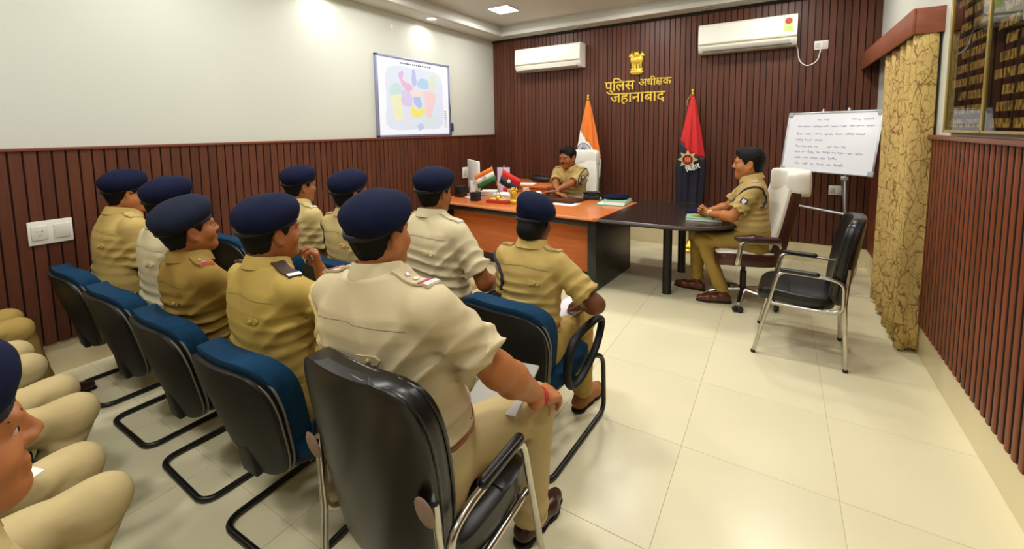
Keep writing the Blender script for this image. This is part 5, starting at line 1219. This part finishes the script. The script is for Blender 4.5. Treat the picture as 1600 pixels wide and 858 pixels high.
# ------------------------------------------------------------------ things on the desk and table
DZ = .766
mn = empty('desktop_monitor', (-3.43, 4.56, DZ), math.radians(-38)); tag(mn, 'slim white computer monitor standing on the left end of the desk', 'monitor')
MB().box((-.27, -.012, .10), (.27, .014, .49), .006).build('back_cover', m_plastic, mn); MB().box((-.26, .013, .15), (.26, .017, .48)).build('display', m_black, mn, smooth=False)
MB().box((-.05, -.05, .0), (.05, -.02, .22), .004).build('stand_neck', m_plastic, mn); MB().box((-.1, -.11, 0), (.1, .08, .008), .003).build('stand_foot', m_plastic, mn)
sp = empty('desk_speaker', (-3.62, 4.52, DZ - .006)); MB().box((-.06, -.06, .006), (.06, .06, .15), .006).build('cabinet', m_black, sp); MB().lathe([(0, 0), (.035, 0), (.035, .003), (0, .003)], (.0, -.06, .08), 16, RX(PI/2)).build('cone', m_shell, sp); tag(sp, 'small black speaker box at the far left of the desk', 'speaker')
pc = empty('pen_cup', (-3.24, 4.34, DZ)); MB().box((-.05, -.05, 0), (.05, .05, .11), .004).build('cup', m_black, pc); MB().box((-.05, -.004, .09), (.0, .004, .2)).build('note_card', m_plastic, pc, smooth=False); tag(pc, 'black square pen holder with a white card on the desk', 'pen holder')
# crossed table flags
tf = empty('crossed_table_flags', (-2.89, 4.33, DZ), math.radians(8)); tag(tf, 'two crossed small flags on a red base with gold ornaments', 'table flag')
MB().box((-.15, -.045, 0), (.15, .045, .035), .004).build('base', mat('red_velvet_base', rgb(176, 40, 26), .5, var=(20, .1)), tf)
g = Grid((-.14, -.05, .03), (.14, .05, .1), .006)
for k in range(9): g.ell((-.1 + .025*k, .015*math.sin(k*2), .042), (.018, .018, .016), .006)
g.ell((0, 0, .06), (.03, .03, .03), .01); soft('gold_ornament', g, m_gold2, tf)
for sd in (-1, 1): MB().tube([(sd*.04, 0, .05), (-sd*.085, .0, .46)], .005, 8).build('pole', m_gold if sd > 0 else m_silver, tf)
def flaglet(p0, du, dv, cols, nm):
    p0 = Vector(p0); du = Vector(du); dv = Vector(dv); n_ = len(cols)
    for k, m_ in enumerate(cols):
        V_ = []; F_ = []
        for j in range(2):
            for i in range(9):
                u = i/8; v_ = (k + j)/n_; V_.append(p0 + du*u + dv*v_ + Vector((0, -.012*math.sin(u*5), 0)))
        for i in range(8): F_.append((i, i+1, i+10, i+9))
        o = obj_from(nm, V_, F_, m_, tf, angle=0); o.modifiers.new('cloth_thickness', 'SOLIDIFY').thickness = .002
flaglet((-.08, -.006, .44), (-.25, 0, -.12), (.055, 0, -.16), [m_saff, m_wht, m_grn], 'flag_band')
flaglet((.075, -.006, .42), (.23, 0, -.13), (-.055, 0, -.17), [m_redc, m_navyc], 'flag_panel')
MB().tube([(-.18 + .02*math.cos(a), -.02, .30 + .02*math.sin(a)) for a in np.linspace(0, 2*PI, 16, endpoint=False)], .0025, 5, closed=True).build('wheel_print', mat('navy_print', rgb(30, 36, 90), .6), tf)
MB().prism([(.155 + (.03 if k % 2 == 0 else .017)*math.cos(PI/2 + PI*k/5), .275 + (.03 if k % 2 == 0 else .017)*math.sin(PI/2 + PI*k/5)) for k in range(10)], -.024, -.018, 'y').build('badge_print', m_wht, tf, smooth=False)
# lion capital figurine
le = empty('gold_statuette', (-2.69, 4.37, DZ)); soft('figure', lion_emblem(.006), m_gold2, le); le.scale = (.55, .9, .62); MB().box((-.1, -.05, 0), (.1, .05, .02), .004).build('plinth', m_gold, le); tag(le, 'small gold lion statuette standing on the desk', 'statuette')
cp = empty('tea_cup', (-2.86, 4.95, DZ)); MB().lathe([(.0, .002), (.032, .002), (.044, .085), (.046, .11), (.041, .11), (.038, .08), (0, .012)], n=20).build('cup', mat('cream_ceramic', rgb(226, 214, 190), .25), cp); MB().tube([(.044 + .02*math.sin(a), 0, .06 + .028*math.cos(a)) for a in np.linspace(0, PI, 9)], .005, 6).build('handle', mat('cream_ceramic', rgb(226, 214, 190), .25), cp); MB().tube([(.0462*math.cos(a), .0462*math.sin(a), .095) for a in np.linspace(0, 2*PI, 20, endpoint=False)], .0025, 5, closed=True).build('gold_rim', m_gold, cp); tag(cp, 'cream cup with a gold rim behind the statuette', 'cup')
ah = empty('acrylic_sign_holder', (-3.10, 4.78, DZ), math.radians(20)); MB().box((-.085, -.004, .01), (.085, .004, .39), .002).build('panel', mat('lilac_print', rgb(206, 192, 214), .3, var=(6, .04)), ah); MB().box((-.085, -.05, 0), (.085, .05, .01), .002).build('foot', mat('lilac_print', rgb(206, 192, 214), .3), ah); MB().box((-.01, -.006, .03), (.05, -.0042, .12)).build('red_print', m_redc, ah, smooth=False); tag(ah, 'upright lilac sign panel behind the table flags', 'sign')
m_paper = mat('white_paper', rgb(236, 234, 226), .8, var=(10, .02))
def paper_stack(name, loc, rz, w, d, n, label, sheet_h=.006):
    e = empty(name, loc, math.radians(rz))
    for i in range(n): MB().box((-w/2, -d/2, i*sheet_h), (w/2, d/2, (i+1)*sheet_h - .0004), R=RZ(.12*math.sin(i*2.1))).build('sheet', m_paper, e, smooth=False)
    return tag(e, label, 'papers')
paper_stack('paper_stack', (-3.33, 4.83, DZ), 20, .28, .2, 5, 'loose white papers beside the monitor foot', .012); paper_stack('paper_stack', (-2.98, 4.62, DZ), -10, .26, .19, 6, 'white booklets lying behind the crossed flags', .012)
paper_stack('paper_stack', (-3.2, 5.52, .841), 10, .30, .2, 2, 'white sheets lying on the side credenza', .006)
hbg = empty('black_handbag', (-3.12, 5.86, .841)); g = Grid((-.22, -.1, 0), (.22, .1, .16), .009); g.ell((0, 0, .05), (.19, .075, .05), .02); g.cut((0, 0, .004), (0, 0, -1)); soft('bag', g, m_black, hbg); MB().tube(catmull([(-.12, 0, .08), (-.05, -.02, .12), (.06, -.02, .11), (.14, 0, .07)], 6), .008, 6).build('strap', m_black, hbg); tag(hbg, 'flat black bag lying on the side credenza', 'bag')
# desk pad with pen tray
dp = empty('desk_pad', (-2.33, 4.87, DZ), math.radians(-6)); MB().box((-.30, -.22, 0), (.30, .22, .022), .006).build('board', mat('dark_brown_leather', rgb(58, 32, 26), .3, var=(9, .15)), dp); MB().box((-.25, -.17, .022), (.25, .15, .026), .002).build('inlay', mat('brown_gloss_inlay', rgb(84, 46, 34), .2, var=(7, .12)), dp); MB().box((-.27, .16, .022), (.25, .195, .034), .006).build('pen_tray', mat('steel_tray', rgb(180, 170, 150), .25, metal=.7), dp); tag(dp, 'dark brown leather desk pad with a metal pen tray', 'desk pad')
MB().tube([(-.12, .178, .04), (.03, .178, .04)], .005, 8).build('pen', m_black, dp)
tag(MB().box((-.15, -.1, 0), (.15, .1, .004)).build('paper_sheet', m_paper, smooth=False, loc=(-2.13, 4.62, DZ), rotz=-.1), 'white sheet sticking out under the desk pad corner', 'paper')
ppw = MB(); ppw.sphere((0, 0, .03), (.05, .04, .035), 14, 8); tag(ppw.build('paperweight', mat('white_glazed', rgb(232, 230, 224), .2), loc=(-2.71, 5.03, DZ + .004)), 'rounded white paperweight left of the desk pad', 'paperweight')
dph = empty('desk_phone', (-1.98, 5.08, DZ), math.radians(15)); MB().box((-.1, -.08, 0), (.1, .08, .05), .012, R=RX(.12)).build('base', m_black, dph, loc=(0, 0, .012)); g = Grid((-.13, -.05, .04), (.13, .05, .12), .007); g.rc((-.09, .02, .085), (.09, .02, .085), .017, .017, .01); g.ell((-.09, .02, .078), .024, .01); g.ell((.09, .02, .078), .024, .01); soft('handset', g, m_black, dph); MB().box((-.05, -.06, .062), (.05, .0, .068)).build('keypad', m_shell, dph, smooth=False)
MB().tube(catmull([(-.06, .08, .05), (-.1, .13, .12), (-.06, .16, .3), (-.1, .17, .38)], 8), .004, 6).build('cord', m_black, dph); tag(dph, 'black desk phone at the right elbow of the desk officer', 'phone')
# teal folder, notebook, folded beret
m_teal = mat('teal_card', rgb(64, 178, 158), .6, var=(8, .05)); m_mint = mat('mint_green_cover', rgb(128, 178, 136), .6, var=(8, .05))
def folded_beret(loc, rz, label):
    g = Grid((-.19, -.14, -.005), (.19, .14, .1), .0075); g.ell((0, 0, .022), (.16, .115, .03), .01); g.ell((.03, .02, .035), (.11, .085, .022), .02); g.cut((0, 0, .002), (0, 0, -1)); X, Y, Z = g.coords(); g.a = g.a + (.003*np.sin(30*X + 12*Y)*np.sin(25*Y)).astype(np.float32)
    o = soft('folded_beret', g, m_beret, None, 1, loc, math.radians(rz)); return tag(o, label, 'beret')
fd_ = empty('teal_folder', (-1.655, 4.97, DZ), math.radians(4)); MB().box((-.17, -.22, 0), (.17, .22, .006), .001).build('cover', m_teal, fd_); MB().box((-.15, -.2, .0062), (.16, .2, .012)).build('paper', m_paper, fd_, smooth=False); tag(fd_, 'teal file folder on the right corner of the desk', 'folder')
nb = empty('notebook', (-1.62, 4.97, DZ + .0125), math.radians(4)); MB().box((-.13, -.17, 0), (.13, .17, .025), .002).build('pages', m_paper, nb); MB().box((-.132, -.172, .0252), (.132, .172, .028), .001).build('cover', m_mint, nb); tag(nb, 'pale notebook lying on the teal folder', 'notebook')
folded_beret((-1.66, 5.02, DZ + .04), 10, 'navy beret laid on the notebook at the desk corner')
gb2 = empty('green_notebook', (-.60, 4.47, .761), math.radians(6)); MB().box((-.155, -.11, 0), (.155, .11, .022), .002).build('pages', m_paper, gb2); MB().box((-.157, -.112, .0222), (.157, .112, .027), .001).build('cover', m_mint, gb2); tag(gb2, 'mint green notebook lying on the black table', 'notebook')
tag(MB().box((-.1, -.018, 0), (.1, .018, .022), .004).build('pencil_box', mat('tan_wood_box', rgb(206, 172, 110), .5, grain=(4, 40, 40, .1)), loc=(-.60, 4.46, .789), rotz=.12), 'slim tan box lying on the mint green notebook', 'box')
folded_beret((-.65, 4.73, .761), 5, 'navy beret lying beside the mint green notebook')
# papers held in laps
lp5 = MB().box((-.105, -.15, 0), (.105, .15, .012), .002, R=RX(.1)).build('grey_notepad', mat('grey_card', rgb(170, 170, 162), .6, var=(8, .05)), loc=(-.90, 1.36, .635), rotz=.2); tag(lp5, 'grey notepad on the lap of the nearest officer', 'notepad')
lp9 = MB().box((-.08, -.11, 0), (.08, .11, .006), .001, R=RX(.15)).build('folded_paper', mat('lilac_white_paper', rgb(222, 216, 226), .7, var=(14, .06)), loc=(-1.0, 2.21, .625), rotz=-.3); tag(lp9, 'folded white paper on the lap of the person in the blue armchair', 'paper')
lpd = MB().box((-.09, -.12, 0), (.09, .12, .004), R=RX(.1)).build('paper_sheet', m_paper, smooth=False, loc=(-1.88, .14, .645), rotz=.3); tag(lpd, 'white sheet of paper on a lap at the left edge', 'paper')
